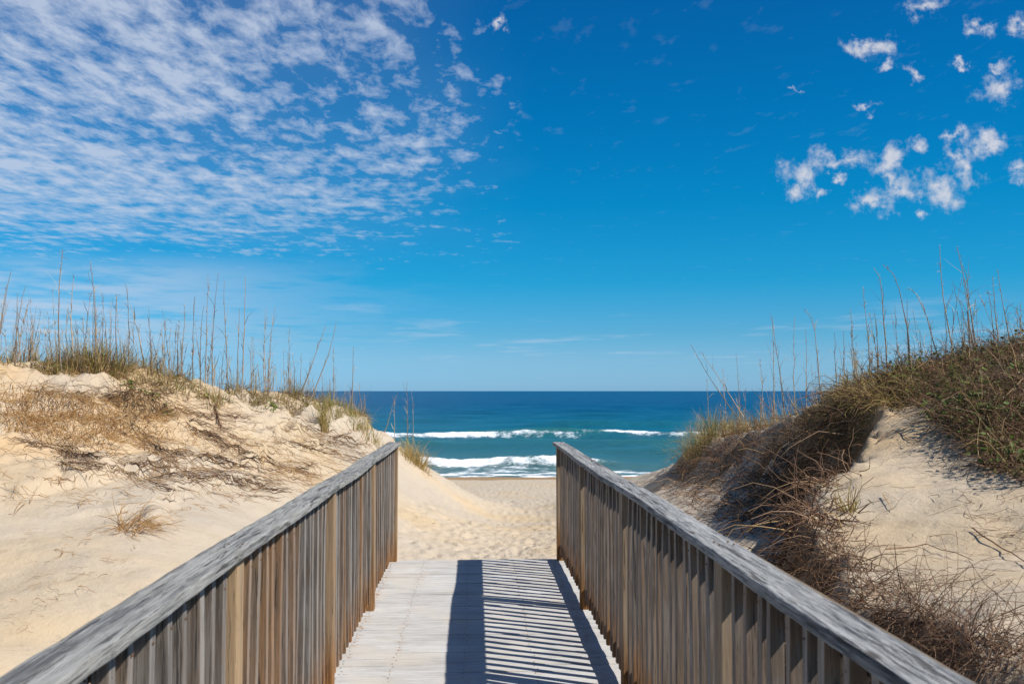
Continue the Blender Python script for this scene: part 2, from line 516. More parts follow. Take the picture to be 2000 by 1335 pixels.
colr = t.mix(t.m('MULTIPLY', soil_shade, t.ramp01(nB, 0.3, 0.6, 0.6, 1.0)), colr, (0.17, 0.105, 0.05, 1))
wet = t.ramp01(t.m('ADD', sz_, t.m('MULTIPLY', t.m('SUBTRACT', nA, 0.5), 0.10)), -1.80, -1.86)
colr = t.mix(wet, colr, (0.34, 0.215, 0.105, 1))
hgt = t.m('ADD', t.m('MULTIPLY', nC, 0.35), t.m('ADD', t.noise(geo, 18, 4, 0.6), t.m('MULTIPLY', t.noise(geo, 240, 2, 0.6), 0.12)))
nrm = t.bump(hgt, 0.55, 0.025)
principled(t, colr, t.ramp01(wet, 0, 1, 0.92, 0.7), nrm, 0.2)
me = np_mesh('beach_sand', np.stack([GX, GY, GZ], -1).reshape(-1, 3), grid_faces(len(YS), len(XS)), attrs={'soil_shade': SOIL_SHADE.ravel(), 'warm': WARM.ravel()})
link('beach_sand', me, sand_m, kind='structure', label='pale sand of the dunes and the beach path')

# ------------------------------------------------------------------ sea
U = np.concatenate([np.linspace(-6, -0.62, 60)[:-1], np.linspace(-0.62, 0.68, 720), np.linspace(0.68, 6, 60)[1:]])
DD = np.concatenate([np.geomspace(36, 90, 300)[:-1], np.geomspace(90, 400, 170)[:-1], np.geomspace(400, 22000, 60)])
UU, SY = np.meshgrid(U, DD)
SX = UU * SY
fade = sstep(420, 120, SY)
sw = 0
wr = np.random.default_rng(5)
for k in range(14):
    lam = wr.uniform(3.0, 13); a = wr.normal(0, 0.33); ph = wr.uniform(0, 6.28)
    sw = sw + 0.0085 * lam ** 0.8 * np.sin(2 * np.pi / lam * (SY * math.cos(a) + SX * math.sin(a)) + ph)
env = 0.6 + 0.9 * (fbm(SX / 22, SY / 14, 3) + 0.4)
SZ = SEA_Z + fade * sw * env * sstep(40, 58, SY) + 0.02 * fbm(SX * 0.9, SY * 0.9, 3) * sstep(220, 60, SY)
foam = np.zeros_like(SZ)
jit = lambda s, a, o: a * fbm(SX / s + o, SY * 0 + o * 1.7, 4, 0.55)


def breaker(yc, h, wf, wb, x0, x1, soft, foaminess, o, tail=3.0):
    """a swell line along X: steep shoreward face, foam on the crest and running down the face"""
    global SZ, foam
    y0 = yc + jit(9, 2.0, o) + 0.02 * SX
    q = SY - y0
    ext = sstep(x0 - soft, x0 + soft, SX) * sstep(x1 + soft, x1 - soft, SX)
    hh = h * (0.75 + 0.55 * (fbm(SX / 5 + o, SY * 0 + 2, 3) + 0.3)) * ext
    prof = np.where(q < 0, np.exp(-(q / wf) ** 2), np.exp(-(q / wb) ** 2))
    SZ += hh * prof
    front = np.where(q < 0, np.exp(-(q / (wf * 1.7)) ** 2), np.exp(-(q / 0.5) ** 2))
    fm = front * ext * foaminess * (0.9 + 0.9 * fbm(SX / 2.5 + o, SY / 2.5, 4, 0.6))
    wash = sstep(-tail - 1, -tail, q + 1.2 * fbm(SX / 4, SY / 4 + o, 3)) * (q < 0) * ext * 0.30 * foaminess
    foam[...] = np.maximum(foam, np.maximum(fm, wash * (0.7 + 1.3 * fbm(SX / 1.1, SY / 1.1 + o, 4, 0.65))))
    SZ += 0.10 * np.clip(fm, 0, 1) * fbm(SX * 1.6, SY * 1.6 + o, 4, 0.65)


breaker(48.5, 0.50, 0.9, 4.5, -9.5, 6.0, 2.0, 1.5, 1.0, 4.5)
breaker(76, 0.40, 1.0, 6.0, -18, 7.0, 6.0, 0.98, 2.0, 4)
breaker(77.5, 0.28, 0.9, 6.0, 7, 28, 4.0, 0.72, 3.0, 1.5)
breaker(60.0, 0.60, 2.2, 5.0, 8, 17, 4.0, 0.12, 4.0, 2)
breaker(65.0, 0.30, 2.0, 4.0, -12, 4, 4.0, 0.16, 6.0, 3)
breaker(98.0, 0.50, 2.5, 8.0, 4, 30, 8.0, 0.10, 5.0, 3)
edge_y = 42.3 + jit(5, 1.6, 8.0)
foam = np.maximum(foam, sstep(edge_y + 3.2, edge_y + 0.3, SY) * (0.55 + 1.1 * fbm(SX / 1.3, SY / 0.9, 4, 0.6)))
sea_m, t = new_mat('sea_water')
geo = t.node('ShaderNodeNewGeometry').outputs['Position']
gx, gy, gz = t.xyz(geo)
fa = t.node('ShaderNodeAttribute', attribute_name='foam').outputs['Fac']
fn = t.m('ADD', t.m('MULTIPLY', t.noise(t.v('MULTIPLY', geo, (1.0, 0.6, 1.0)), 1.3, 6, 0.72), 0.6), t.m('MULTIPLY', t.noise(geo, 6.0, 4, 0.7), 0.4))
fmask = t.ramp01(t.m('ADD', fa, t.m('MULTIPLY', t.m('SUBTRACT', fn, 0.5), 2.4)), 0.36, 0.86)
stre = t.noise(t.v('MULTIPLY', geo, (0.010, 0.05, 1.0)), 1.0, 5, 0.6)
yy = t.m('ADD', gy, t.m('MULTIPLY', t.m('SUBTRACT', stre, 0.5), 60))
wc = t.ramp(t.ramp01(yy, 42, 300, smooth=False), [(0.0, (0.065, 0.14, 0.13)), (0.06, (0.03, 0.12, 0.13)), (0.16, (0.008, 0.115, 0.165)), (0.5, (0.0035, 0.082, 0.165)), (1.0, (0.002, 0.058, 0.145))])
thick = t.ramp01(gz, -1.95, -1.35)
wc = t.mix(t.m('MULTIPLY', thick, t.ramp01(gy, 110, 60, 0, 0.8)), wc, (0.035, 0.150, 0.115, 1))
wc = t.mix(fmask, wc, t.mix(t.ramp01(fa, 0.25, 0.9), (0.50, 0.58, 0.62, 1), (0.84, 0.86, 0.88, 1)))
b1 = t.noise(t.v('MULTIPLY', geo, (0.55, 1.0, 1.0)), 1.5, 5, 0.62)
b2 = t.noise(t.v('MULTIPLY', geo, (0.06, 0.16, 0.2)), 1.0, 5, 0.6)
nrm = t.bump(b1, 0.75, 0.30)
nrm = t.bump(b2, t.ramp01(gy, 60, 160, 0, 1) if False else 0.8, 1.6, nrm)
principled(t, wc, t.ramp01(fmask, 0, 1, 0.30, 0.9), nrm, 0.16)
me = np_mesh('sea', np.stack([SX, SY, SZ], -1).reshape(-1, 3), grid_faces(len(DD), len(U)), attrs={'foam': foam.ravel()})
link('sea', me, sea_m, kind='structure', label='blue-green sea with two lines of white breakers')


# ------------------------------------------------------------------ weathered wood
def wood_mat(name, axis, cols, bottom_stain=None, side_pale=0.0, grain=1.0, fine=95):
    """grain runs along local axis; obj.color r = tone, g = amount of orange stain"""
    mt, t = new_mat(name)
    tcn = t.node('ShaderNodeTexCoord').outputs['Object']
    oi = t.node('ShaderNodeObjectInfo')
    rnd = oi.outputs['Random']
    sep = t.node('ShaderNodeSeparateColor'); t.l.new(oi.outputs['Color'], sep.inputs[0])
    tone, stain = sep.outputs[0], sep.outputs[1]
    off = t.comb(t.m('MULTIPLY', rnd, 37.0), t.m('MULTIPLY', rnd, 91.0), t.m('MULTIPLY', rnd, 53.0))
    sc = [1, 1, 1]; sc[axis] = 0.045
    p = t.v('ADD', t.v('MULTIPLY', tcn, tuple(sc)), off)
    g1 = t.noise(p, fine, 5, 0.65, 0.6); g2 = t.noise(p, 24, 3, 0.5, 1.0); g3 = t.noise(t.v('ADD', tcn, off), 5, 3, 0.5)
    crack = t.m('MAXIMUM', t.ramp01(t.noise(p, 55, 4, 0.6, 0.3), 0.59, 0.66), t.ramp01(t.noise(p, 160, 3, 0.6, 0.2), 0.63, 0.68, 0, 0.8))
    knot = t.node('ShaderNodeTexVoronoi'); kv = [1, 1, 1]; kv[axis] = 0.35
    t.put(knot.inputs['Vector'], t.v('ADD', t.v('MULTIPLY', tcn, tuple(kv)), off)); knot.inputs['Scale'].default_value = 5.0
    kn = t.ramp01(knot.outputs['Distance'], 0.075, 0.03)
    c = t.mix(t.ramp01(t.m('ADD', t.m('MULTIPLY', g1, 0.6), t.m('MULTIPLY', g2, 0.4)), 0.36, 0.64), cols[0] + (1,), cols[1] + (1,))
    c = t.mix(t.ramp01(g3, 0.45, 0.72, 0, 0.6), c, cols[2] + (1,))
    c = t.mix(t.m('MULTIPLY', tone, t.ramp01(g2, 0.3, 0.6, 0.45, 1.0)), c, cols[3] + (1,))
    if side_pale:
        nx = t.m('ABSOLUTE', t.xyz(t.node('ShaderNodeNewGeometry').outputs['True Normal'])[0])     # faces turned along world X are mixed towards pale grey
        c = t.mix(t.m('MULTIPLY', t.ramp01(nx, 0.55, 0.85, 0, side_pale), t.m('MULTIPLY', t.ramp01(g1, 0.3, 0.6, 0.5, 1.0), t.ramp01(rnd, 0.0, 1.0, 0.5, 1.2))), c, (0.37, 0.355, 0.33, 1))
    if bottom_stain:
        gz = t.xyz(t.node('ShaderNodeNewGeometry').outputs['Position'])[2]
        st = t.ramp01(t.m('ADD', gz, t.m('MULTIPLY', t.m('SUBTRACT', g2, 0.5), 0.55)), bottom_stain[1], bottom_stain[0])
        st = t.m('MAXIMUM', t.m('MULTIPLY', st, t.ramp01(rnd, 0.1, 0.8, 0.35, 0.95)), t.m('MULTIPLY', stain, t.ramp01(g1, 0.3, 0.62, 0.2, 0.95)))
        c = t.mix(st, c, t.mix(t.ramp01(g1, 0.35, 0.65), (0.12, 0.048, 0.014, 1), (0.37, 0.165, 0.042, 1)))
    c = t.mix(t.m('MULTIPLY', crack, 0.75), c, (0.04, 0.034, 0.03, 1))
    c = t.mix(t.m('MULTIPLY', kn, 0.75), c, (0.05, 0.038, 0.03, 1))
    h = t.m('SUBTRACT', t.m('ADD', t.m('MULTIPLY', g1, 0.7), t.m('MULTIPLY', g2, 0.5)), t.m('MULTIPLY', crack, 0.6))
    n = t.bump(h, 0.55 * grain, 0.006)
    principled(t, c, 0.82, n, 0.22)
    return mt


picket_m = wood_mat('weathered_picket_wood', 2, [(0.095, 0.080, 0.068), (0.235, 0.210, 0.188), (0.15, 0.105, 0.07), (0.32, 0.20, 0.105)], (0.03, 0.42), side_pale=0.5)
post_m = wood_mat('weathered_post_wood', 2, [(0.17, 0.135, 0.10), (0.31, 0.255, 0.195), (0.22, 0.15, 0.085), (0.46, 0.31, 0.17)], (0.02, 0.50))
rail_m = wood_mat('silvered_cap_wood', 1, [(0.06, 0.066, 0.076), (0.44, 0.44, 0.435), (0.26, 0.255, 0.235), (0.33, 0.30, 0.23)], None, grain=1.6, fine=150)
joist_m = wood_mat('joist_wood', 1, [(0.13, 0.10, 0.075), (0.25, 0.2, 0.15), (0.2, 0.14, 0.09), (0.3, 0.2, 0.1)])

# deck planks: bleached and sandy, rust around the nails
plank_m, t = new_mat('bleached_deck_wood')
geo = t.node('ShaderNodeNewGeometry').outputs['Position']
oi = t.node('ShaderNodeObjectInfo'); rnd = oi.outputs['Random']
off = t.comb(0.0, t.m('MULTIPLY', rnd, 91.0), t.m('MULTIPLY', rnd, 53.0))
p = t.v('ADD', t.v('MULTIPLY', geo, (0.06, 1, 1)), off)
g1 = t.noise(p, 80, 5, 0.65, 0.5); g2 = t.noise(t.v('MULTIPLY', geo, (0.28, 1, 1)), 5.5, 4, 0.6); g3 = t.noise(geo, 1.6, 4, 0.6)
c = t.mix(t.ramp01(g1, 0.34, 0.66), (0.43, 0.42, 0.40, 1), (0.60, 0.59, 0.575, 1))
c = t.mix(t.ramp01(g2, 0.48, 0.70, 0, 0.75), c, (0.36, 0.345, 0.325, 1))
c = t.mix(t.ramp01(t.noise(t.v('MULTIPLY', geo, (0.5, 1, 1)), 2.6, 5, 0.65), 0.50, 0.68, 0, 0.6), c, (0.66, 0.655, 0.64, 1))
c = t.mix(t.ramp01(t.noise(t.v('MULTIPLY', geo, (0.35, 1, 1)), 21, 4, 0.7), 0.52, 0.74, 0, 0.5), c, (0.30, 0.285, 0.265, 1))
c = t.mix(t.ramp01(g3, 0.5, 0.72, 0, 0.5), c, (0.56, 0.49, 0.41, 1))
c = t.mix(t.ramp01(rnd, 0, 1, 0.0, 0.16), c, (0.44, 0.40, 0.36, 1))
px_, py_, pz_ = t.xyz(geo)
rst = None
for nx, amt in ((-0.74, 1.0), (-0.46, 0.45), (-0.06, 0.3), (0.34, 0.3), (0.70, 0.5)):
    dist = t.m('ABSOLUTE', t.m('SUBTRACT', t.m('ADD', px_, t.m('MULTIPLY', t.m('SUBTRACT', t.noise(geo, 6, 2), 0.5), 0.12)), nx))
    k = t.m('MULTIPLY', t.ramp01(dist, 0.06, 0.012), amt)
    rst = k if rst is None else t.m('MAXIMUM', rst, k)
rst = t.m('MULTIPLY', rst, t.ramp01(t.noise(geo, 17, 3, 0.6), 0.50, 0.66))
c = t.mix(t.m('MULTIPLY', rst, 0.75), c, (0.40, 0.20, 0.08, 1))
sandy = t.m('MULTIPLY', t.ramp01(t.noise(geo, 2.3, 4, 0.6), 0.48, 0.64), 0.55)
c = t.mix(sandy, c, (0.57, 0.525, 0.46, 1))
c = t.mix(t.ramp01(t.noise(geo, 120, 3, 0.7), 0.60, 0.74, 0, 0.5), c, (0.28, 0.26, 0.24, 1))
principled(t, c, 0.85, t.bump(t.m('ADD', g1, t.noise(geo, 150, 2, 0.6)), 0.35, 0.006), 0.2)
nail_m, t = new_mat('rusty_nail')
principled(t, t.mix(t.noise(t.node('ShaderNodeTexCoord').outputs['Object'], 60), (0.07, 0.03, 0.015, 1), (0.16, 0.08, 0.04, 1)), 0.7, None, 0.3)


def board(name, sx, sy, sz, bev=0.004, seg=(0, 0, 0), warp=None, seed=0):
    """bevelled board centred on the origin"""
    bm = bmesh.new()
    bmesh.ops.create_cube(bm, size=1.0)
    bmesh.ops.scale(bm, vec=(sx, sy, sz), verts=bm.verts)
    for ax, n in enumerate(seg):
        if n > 0:
            L = (sx, sy, sz)[ax]
            for k in range(1, n):
                co = [0, 0, 0]; no = [0, 0, 0]; co[ax] = -L / 2 + L * k / n; no[ax] = 1
                bmesh.ops.bisect_plane(bm, geom=bm.verts[:] + bm.edges[:] + bm.faces[:], plane_co=co, plane_no=no)
    es = [e for e in bm.edges if len(e.link_faces) == 2 and e.calc_face_angle(0) > 1.0]
    if bev > 0:
        bmesh.ops.bevel(bm, geom=es, offset=bev, segments=2, affect='EDGES', profile=0.6)
    if warp:
        for v in bm.verts:
            warp(v.co)
    me = bpy.data.meshes.new(name)
    bm.to_mesh(me); bm.free()
    for pl in me.polygons:
        pl.use_smooth = False
    return me


CX = 0.017
END_Y = 9.18
SP = 2.02
POSTS = [END_Y - 0.05 - SP * k for k in range(6)]

# ---- deck
deck = empty('boardwalk_deck', (CX, 4.0, 0), kind='structure', label='bleached wooden boardwalk running down to the sand')
PW, GAP = 0.140, 0.0014
pmesh = []
for k in range(6):
    rr = random.Random(40 + k)
    def wv(co, rr=rr, k=k):
        co.z += 0.0018 * math.sin(co.x * 4 + k * 2.1) + (0.0012 if co.y > 0 else -0.0012) * math.sin(k * 1.7)
    pmesh.append(board('plank', 1.63, PW - GAP, 0.036, 0.0018, (10, 0, 0), wv))
    pmesh[-1].materials.append(plank_m)
y = END_Y - PW / 2; i = 0
while y > -0.8:
    o = link('plank', pmesh[i % 6], None, deck)
    o.location = (random.uniform(-.006, .006), y - 4.0, -0.0185 + random.uniform(-0.0003, 0.0003))
    o.rotation_euler = (random.uniform(-.003, .003), random.uniform(-.0012, .0012), random.uniform(-.0015, .0015) + (math.pi if i % 2 else 0))
    y -= PW; i += 1
for xx in (-0.755, -0.40, 0.0, 0.40, 0.755):
    o = link('joist', board('joist', 0.038, 10.0, 0.14, 0.003), joist_m, deck)
    o.location = (xx, END_Y - 5.02 - 4.0, -0.0385 - 0.0725)
nv, nf = [], []
for j in range(i):
    yy = END_Y - PW / 2 - PW * j
    for nx in (-0.74, -0.46, -0.06, 0.34, 0.70):
        for s in (-1, 1):
            cx = nx + random.uniform(-.012, .012); cy = yy + s * 0.035 + random.uniform(-.008, .008); b = len(nv)
            nv.append((cx - CX, cy - 4.0, 0.0042))
            for a in range(6):
                nv.append((cx - CX + 0.0048 * math.cos(a * 1.0472), cy - 4.0 + 0.0048 * math.sin(a * 1.0472), 0.0020))
            nf += [(b, b + 1 + a, b + 1 + (a + 1) % 6) for a in range(6)]
link('nail', np_mesh('nail', np.array(nv), np.array(nf)), nail_m, deck, kind='stuff')

# ---- railings
pk = []
for k in range(8):
    rr = random.Random(k)
    bx, by = rr.uniform(-.006, .006), rr.uniform(-.005, .005)
    def wv(co, bx=bx, by=by):
        s = 1 - (co.z / 0.5) ** 2
        co.x += bx * s; co.y += by * s
        if co.z > 0.4:
            pass
    m_ = board('baluster', 0.038, 0.038, 0.966, 0.003, (0, 0, 6), wv)
    m_.materials.append(picket_m); pk.append(m_)
post_me = board('post', 0.088, 0.088, 1.52, 0.005, (0, 0, 4)); post_me.materials.append(post_m)


def railing(side, label):
    root = empty('railing', (CX + side * 0.77, 4.0, 0), label=label, category='railing')
    rx = root.location.x
    rr = random.Random(3 + side)
    def add(name, me, x, yv, z, mat=None, rot=(0, 0, 0), color=(0.15, 0, 0, 1)):
        o = link(name, me, mat, root)
        o.location = (x - rx, yv - 4.0, z); o.rotation_euler = rot; o.color = color
        return o
    xin = lambda d: CX + side * d
    bal = []
    for k, py in enumerate(POSTS):
        add('post', post_me, xin(0.725 + 0.044), py, 1.034 - 0.76, None, (rr.uniform(-.004, .004), rr.uniform(-.004, .004), 0),
            (0.85 if (k in (3,) and side < 0) else (0.55 if side < 0 else 0.3), 0.25 if side < 0 and k < 3 else 0.02, 0, 1))
    for k in range(5):
        y1, y0 = POSTS[k] - 0.044, POSTS[k + 1] + 0.044
        L = y1 - y0
        n = 15
        for j in range(n):
            yv = y0 + L * (j + 0.5) / n + rr.uniform(-.012, .012)
            # some bays were mended with newer, warmer timber
            tone = max(0, rr.gauss(0.12, 0.12)); stn = 0.0
            if side < 0 and k == 2 and j < 6 and j != 2:
                tone, stn = rr.uniform(.3, .7), rr.uniform(.25, .65)
            elif side < 0 and k == 2 and j < 9:
                tone, stn = rr.uniform(.1, .5), rr.uniform(.0, .35)
            elif side < 0 and k == 1 and j % 6 == 4:
                tone, stn = 0.6, 0.5
            elif side < 0 and k in (0, 1):
                stn = rr.choice((0, 0, 0.1, 0.25)); tone *= 0.7
            elif side > 0:
                tone = rr.uniform(0.1, 0.42); stn = rr.choice((0, 0, 0, 0.08))
            bal.append(yv)
            add('baluster', rr.choice(pk), xin(0.748 + 0.019 + rr.uniform(-.003, .003)), yv, 0.546, None,
                (rr.uniform(-.011, .011), rr.uniform(-.005, .005), rr.choice((0, 1, 2, 3)) * math.pi / 2 + rr.uniform(-.06, .06)), (tone, stn, 0, 1))
        bz = 0.146
        add('bottom_rail', board('bottom_rail', 0.037, L - 0.004, 0.088, 0.003), xin(0.8075), (y0 + y1) / 2, bz, joist_m)
        add('top_rail', board('top_rail', 0.037, L - 0.004, 0.096, 0.003), xin(0.8075), (y0 + y1) / 2, 0.997, joist_m)
    cin, cout = (0.703, 0.815) if side < 0 else (0.688, 0.795)
    # cap boards, sagging a little between the posts, butt-jointed over posts
    ends = [END_Y + 0.03, POSTS[2] + 0.002, POSTS[4] + 0.002, POSTS[5] - 0.05]
    for a, (ya, yb) in enumerate(zip(ends[:-1], ends[1:])):
        L = ya - yb - 0.004; yc = (ya + yb) / 2
        def wv(co, yc=yc, side=side, a=a):
            yw = co.y + yc
            co.z += -0.003 * abs(math.sin(math.pi * (yw - POSTS[0]) / SP)) + 0.002 * math.sin(yw * 3.1 + side)
            wb = 1.0 if side > 0 else 0.45
            co.x += wb * (0.009 * math.sin(yw * 1.55 + 1.2 * side) + 0.003 * math.sin(yw * 4.3 + a))
            co.z += 0.0015 * math.sin(yw * 23 + co.x * 60)
        add('cap_rail', board('cap_rail', cout - cin, L, 0.030, 0.005, (0, 36, 0), wv), xin((cin + cout) / 2), yc, 1.051, rail_m, (0, 0, 0), (0.1 if side > 0 else 0.3, 0, 0, 1))
    # nail heads where the boards are fixed
    nv, nf = [], []
    for k in range(len(POSTS)):
        for (ddx, ddy) in ((-.02, -.03), (.025, -.025), (-.022, .03), (.02, .028)):
            b = len(nv); cx = xin(0.748) + ddx; cy = POSTS[k] + ddy
            nv.append((cx - rx, cy - 4, 1.071))
            nv += [(cx - rx + 0.005 * math.cos(a_ * 1.0472), cy - 4 + 0.005 * math.sin(a_ * 1.0472), 1.0655) for a_ in range(6)]
            nf += [(b, b + 1 + a_, b + 1 + (a_ + 1) % 6) for a_ in range(6)]
    for yv in bal:
        for zn in (0.128, 0.165, 0.965, 1.0):
            b = len(nv); cx = xin(0.7455); cy = yv + rr.uniform(-.006, .006); zz = zn + rr.uniform(-.008, .008)
            nv.append((cx - rx - side * 0.003, cy - 4, zz))
            nv += [(cx - rx + side * 0.002, cy - 4 + 0.0042 * math.cos(a_ * 1.0472), zz + 0.0042 * math.sin(a_ * 1.0472)) for a_ in range(6)]
            nf += [(b, b + 1 + a_, b + 1 + (a_ + 1) % 6) for a_ in range(6)]
    link('nail', np_mesh('nail', np.array(nv), np.array(nf)), nail_m, root, kind='stuff')
    return root


railing(-1, 'weathered wooden railing on the left of the boardwalk, some balusters stained orange')
railing(1, 'weathered wooden railing on the right, casting a striped shadow on the boardwalk')


# ------------------------------------------------------------------ plant geometry
def plant_mat(name, stops, rough=0.8, transl=0.25):
    mt, t = new_mat(name)
    tint = t.node('ShaderNodeAttribute', attribute_name='tint').outputs['Fac']
    geo = t.node('ShaderNodeNewGeometry').outputs['Position']
    c = t.ramp(tint, stops)
    c = t.mix(t.ramp01(t.noise(geo, 35, 3), 0.45, 0.75, 0, 0.22), c, (0.14, 0.09, 0.05, 1), 'MIX')
    b, out = principled(t, c, rough, None, 0.2)
    tr = t.node('ShaderNodeBsdfTranslucent'); t.l.new(c, tr.inputs[0])
    mx = t.node('ShaderNodeMixShader'); mx.inputs[0].default_value = transl
    t.l.new(b.outputs[0], mx.inputs[1]); t.l.new(tr.outputs[0], mx.inputs[2]); t.l.new(mx.outputs[0], out.inputs[0])
    return mt


TAN = (0.56, 0.385, 0.185); STRAW = (0.64, 0.48, 0.25); RUST = (0.45, 0.235, 0.09); BRN = (0.16, 0.095, 0.05); DK = (0.07, 0.045, 0.03)
GRN = (0.10, 0.13, 0.03); GRN2 = (0.16, 0.19, 0.045); GRY = (0.30, 0.25, 0.19); YEL = (0.45, 0.36, 0.11)
dry_m = plant_mat('dry_grass', [(0.0, BRN), (0.25, (0.55, 0.29, 0.11)), (0.5, (0.66, 0.43, 0.19)), (0.8, (0.72, 0.52, 0.26)), (1.0, (0.68, 0.55, 0.34))], 0.8, 0.45)
mix_m = plant_mat('dune_grass', [(0.0, DK), (0.2, BRN), (0.42, TAN), (0.6, YEL), (0.8, GRN2), (1.0, GRN)])
root_m = plant_mat('dead_roots', [(0.0, DK), (0.3, (0.13, 0.075, 0.042)), (0.6, (0.23, 0.13, 0.08)), (0.85, (0.36, 0.235, 0.15)), (1.0, TAN)], 0.85, 0.0)
stem_m = plant_mat('sea_oat_stem', [(0.0, (0.20, 0.155, 0.115)), (0.4, (0.34, 0.27, 0.20)), (0.75, (0.48, 0.39, 0.28)), (1.0, STRAW)], 0.8, 0.08)
leaf_m = plant_mat('vine_leaf', [(0.0, BRN), (0.3, (0.11, 0.075, 0.03)), (0.5, (0.08, 0.09, 0.025)), (0.8, (0.10, 0.16, 0.03)), (1.0, (0.20, 0.27, 0.05))], 0.55, 0.25)


def unit(v):
    return v / (np.linalg.norm(v, axis=-1, keepdims=True) + 1e-9)


def blades(P, D, L, Wd, droop, tint, K=4, rng=RNG, kink=0.15):
    """flat tapering leaves: P bases, D initial directions, L lengths, droop pulls them over"""
    n = len(P); D = unit(D)
    side = unit(np.cross(D, np.array([0, 0, 1.0]) + 0.001 * rng.normal(size=(n, 3))))
    side = unit(side * np.cos(0.0) + 0.7 * rng.normal(size=(n, 3)) * 0.5)
    pts = [P]; d = D.copy(); cur = P.copy()
    for k in range(K):
        cur = cur + d * (L / K)[:, None]
        pts.append(cur.copy())
        d = unit(d + np.array([0, 0, -1.0]) * (droop / K)[:, None] * (1 + k * 0.5) + kink * rng.normal(size=(n, 3)))
    pts = np.stack(pts, 1)
    w = np.array([1.0, 0.95, 0.8, 0.55, 0.10]) if K == 4 else np.linspace(1, 0.1, K + 1)
    A = pts + side[:, None] * (Wd[:, None] * w)[..., None] * 0.5
    B = pts - side[:, None] * (Wd[:, None] * w)[..., None] * 0.5
    V = np.stack([A, B], 2).reshape(n, -1, 3)
    base = (np.arange(n) * 2 * (K + 1))[:, None, None]
    f = np.array([[2 * k, 2 * k + 1, 2 * k + 3, 2 * k + 2] for k in range(K)])[None]
    return V.reshape(-1, 3), (base + f).reshape(-1, 4), np.repeat(tint, 2 * (K + 1))


def tubes(path, rad, tint, sides=3):
    """path (N,K,3), rad (N,K)"""
    n, K, _ = path.shape
    tan = np.gradient(path, axis=1); tan = unit(tan)
    ref = np.where(np.abs(tan[..., 2:3]) > 0.9, np.array([1.0, 0, 0]), np.array([0, 0, 1.0]))
    s = unit(np.cross(tan, ref)); u = np.cross(s, tan)
    rings = []
    for a in range(sides):
        th = 2 * math.pi * a / sides
        rings.append(path + (s * math.cos(th) + u * math.sin(th)) * rad[..., None])
    V = np.stack(rings, 2).reshape(n, -1, 3)
    f = []
    for k in range(K - 1):
        for a in range(sides):
            b = (a + 1) % sides
            f.append([k * sides + a, k * sides + b, (k + 1) * sides + b, (k + 1) * sides + a])
    base = (np.arange(n) * K * sides)[:, None, None]
    return V.reshape(-1, 3), (base + np.array(f)[None]).reshape(-1, 4), np.repeat(tint, K * sides)


def ovals(P, N, R, tint, rng=RNG, asp=0.75):
    """small cupped leaves, 6 corners"""
    n = len(P); N = unit(N)
    a = unit(np.cross(N, rng.normal(size=(n, 3)))); b = np.cross(N, a)
    V = []
    for k, (ca, cb, h) in enumerate([(-1, 0, -.1), (-.3, .8, .12), (.55, .6, .1), (1.05, 0, -.25), (.55, -.6, .1), (-.3, -.8, .12)]):
        V.append(P + (a * ca + b * cb * asp + N * h) * R[:, None])
    V = np.stack(V, 1).reshape(-1, 3)
    base = (np.arange(n) * 6)[:, None, None]
    f = np.array([[0, 1, 2, 3], [0, 3, 4, 5]])[None]
    return V, (base + f).reshape(-1, 4), np.repeat(tint, 6)


def join(parts):
    V, Fc, T = [], [], []; b = 0
    for (v, f, t_) in parts:
        V.append(v); Fc.append(f + b); T.append(t_); b += len(v)
    return np.concatenate(V), np.concatenate(Fc), np.concatenate(T)


def plant_obj(name, parts, mat, parent=None, origin=None, **props):
    v, f, t_ = join(parts)
    if origin is not None:
        v = v - np.asarray(origin)
    o = link(name, np_mesh(name, v, f, True, {'tint': t_}), mat, parent, **props)
    if origin is not None and parent is None:
        o.location = origin
    return o


def normals(p, e=0.06):
    gx = (ground(p[:, 0] + e, p[:, 1]) - ground(p[:, 0] - e, p[:, 1])) / (2 * e)
    gy = (ground(p[:, 0], p[:, 1] + e) - ground(p[:, 0], p[:, 1] - e)) / (2 * e)
    return unit(np.stack([-gx, -gy, np.ones(len(p))], -1))


def tuft(c, n, Lr, Wr, spread, droop, tr, rad=0.05, lean=(0, 0, 0), rng=RNG):
    ang = rng.uniform(0, 6.283, n); rr = rad * np.sqrt(rng.random(n))
    P = np.stack([c[0] + rr * np.cos(ang), c[1] + rr * np.sin(ang), np.zeros(n)], -1)
    P[:, 2] = ground(P[:, 0], P[:, 1]) - 0.01
    sp = np.abs(rng.normal(0, spread, n))
    D = np.stack([np.cos(ang) * sp, np.sin(ang) * sp, np.ones(n)], -1) + np.array(lean)
    return blades(P, D, rng.uniform(*Lr, n), rng.uniform(*Wr, n), np.abs(rng.normal(droop, droop * 0.5, n)), rng.uniform(*tr, n), rng=rng)


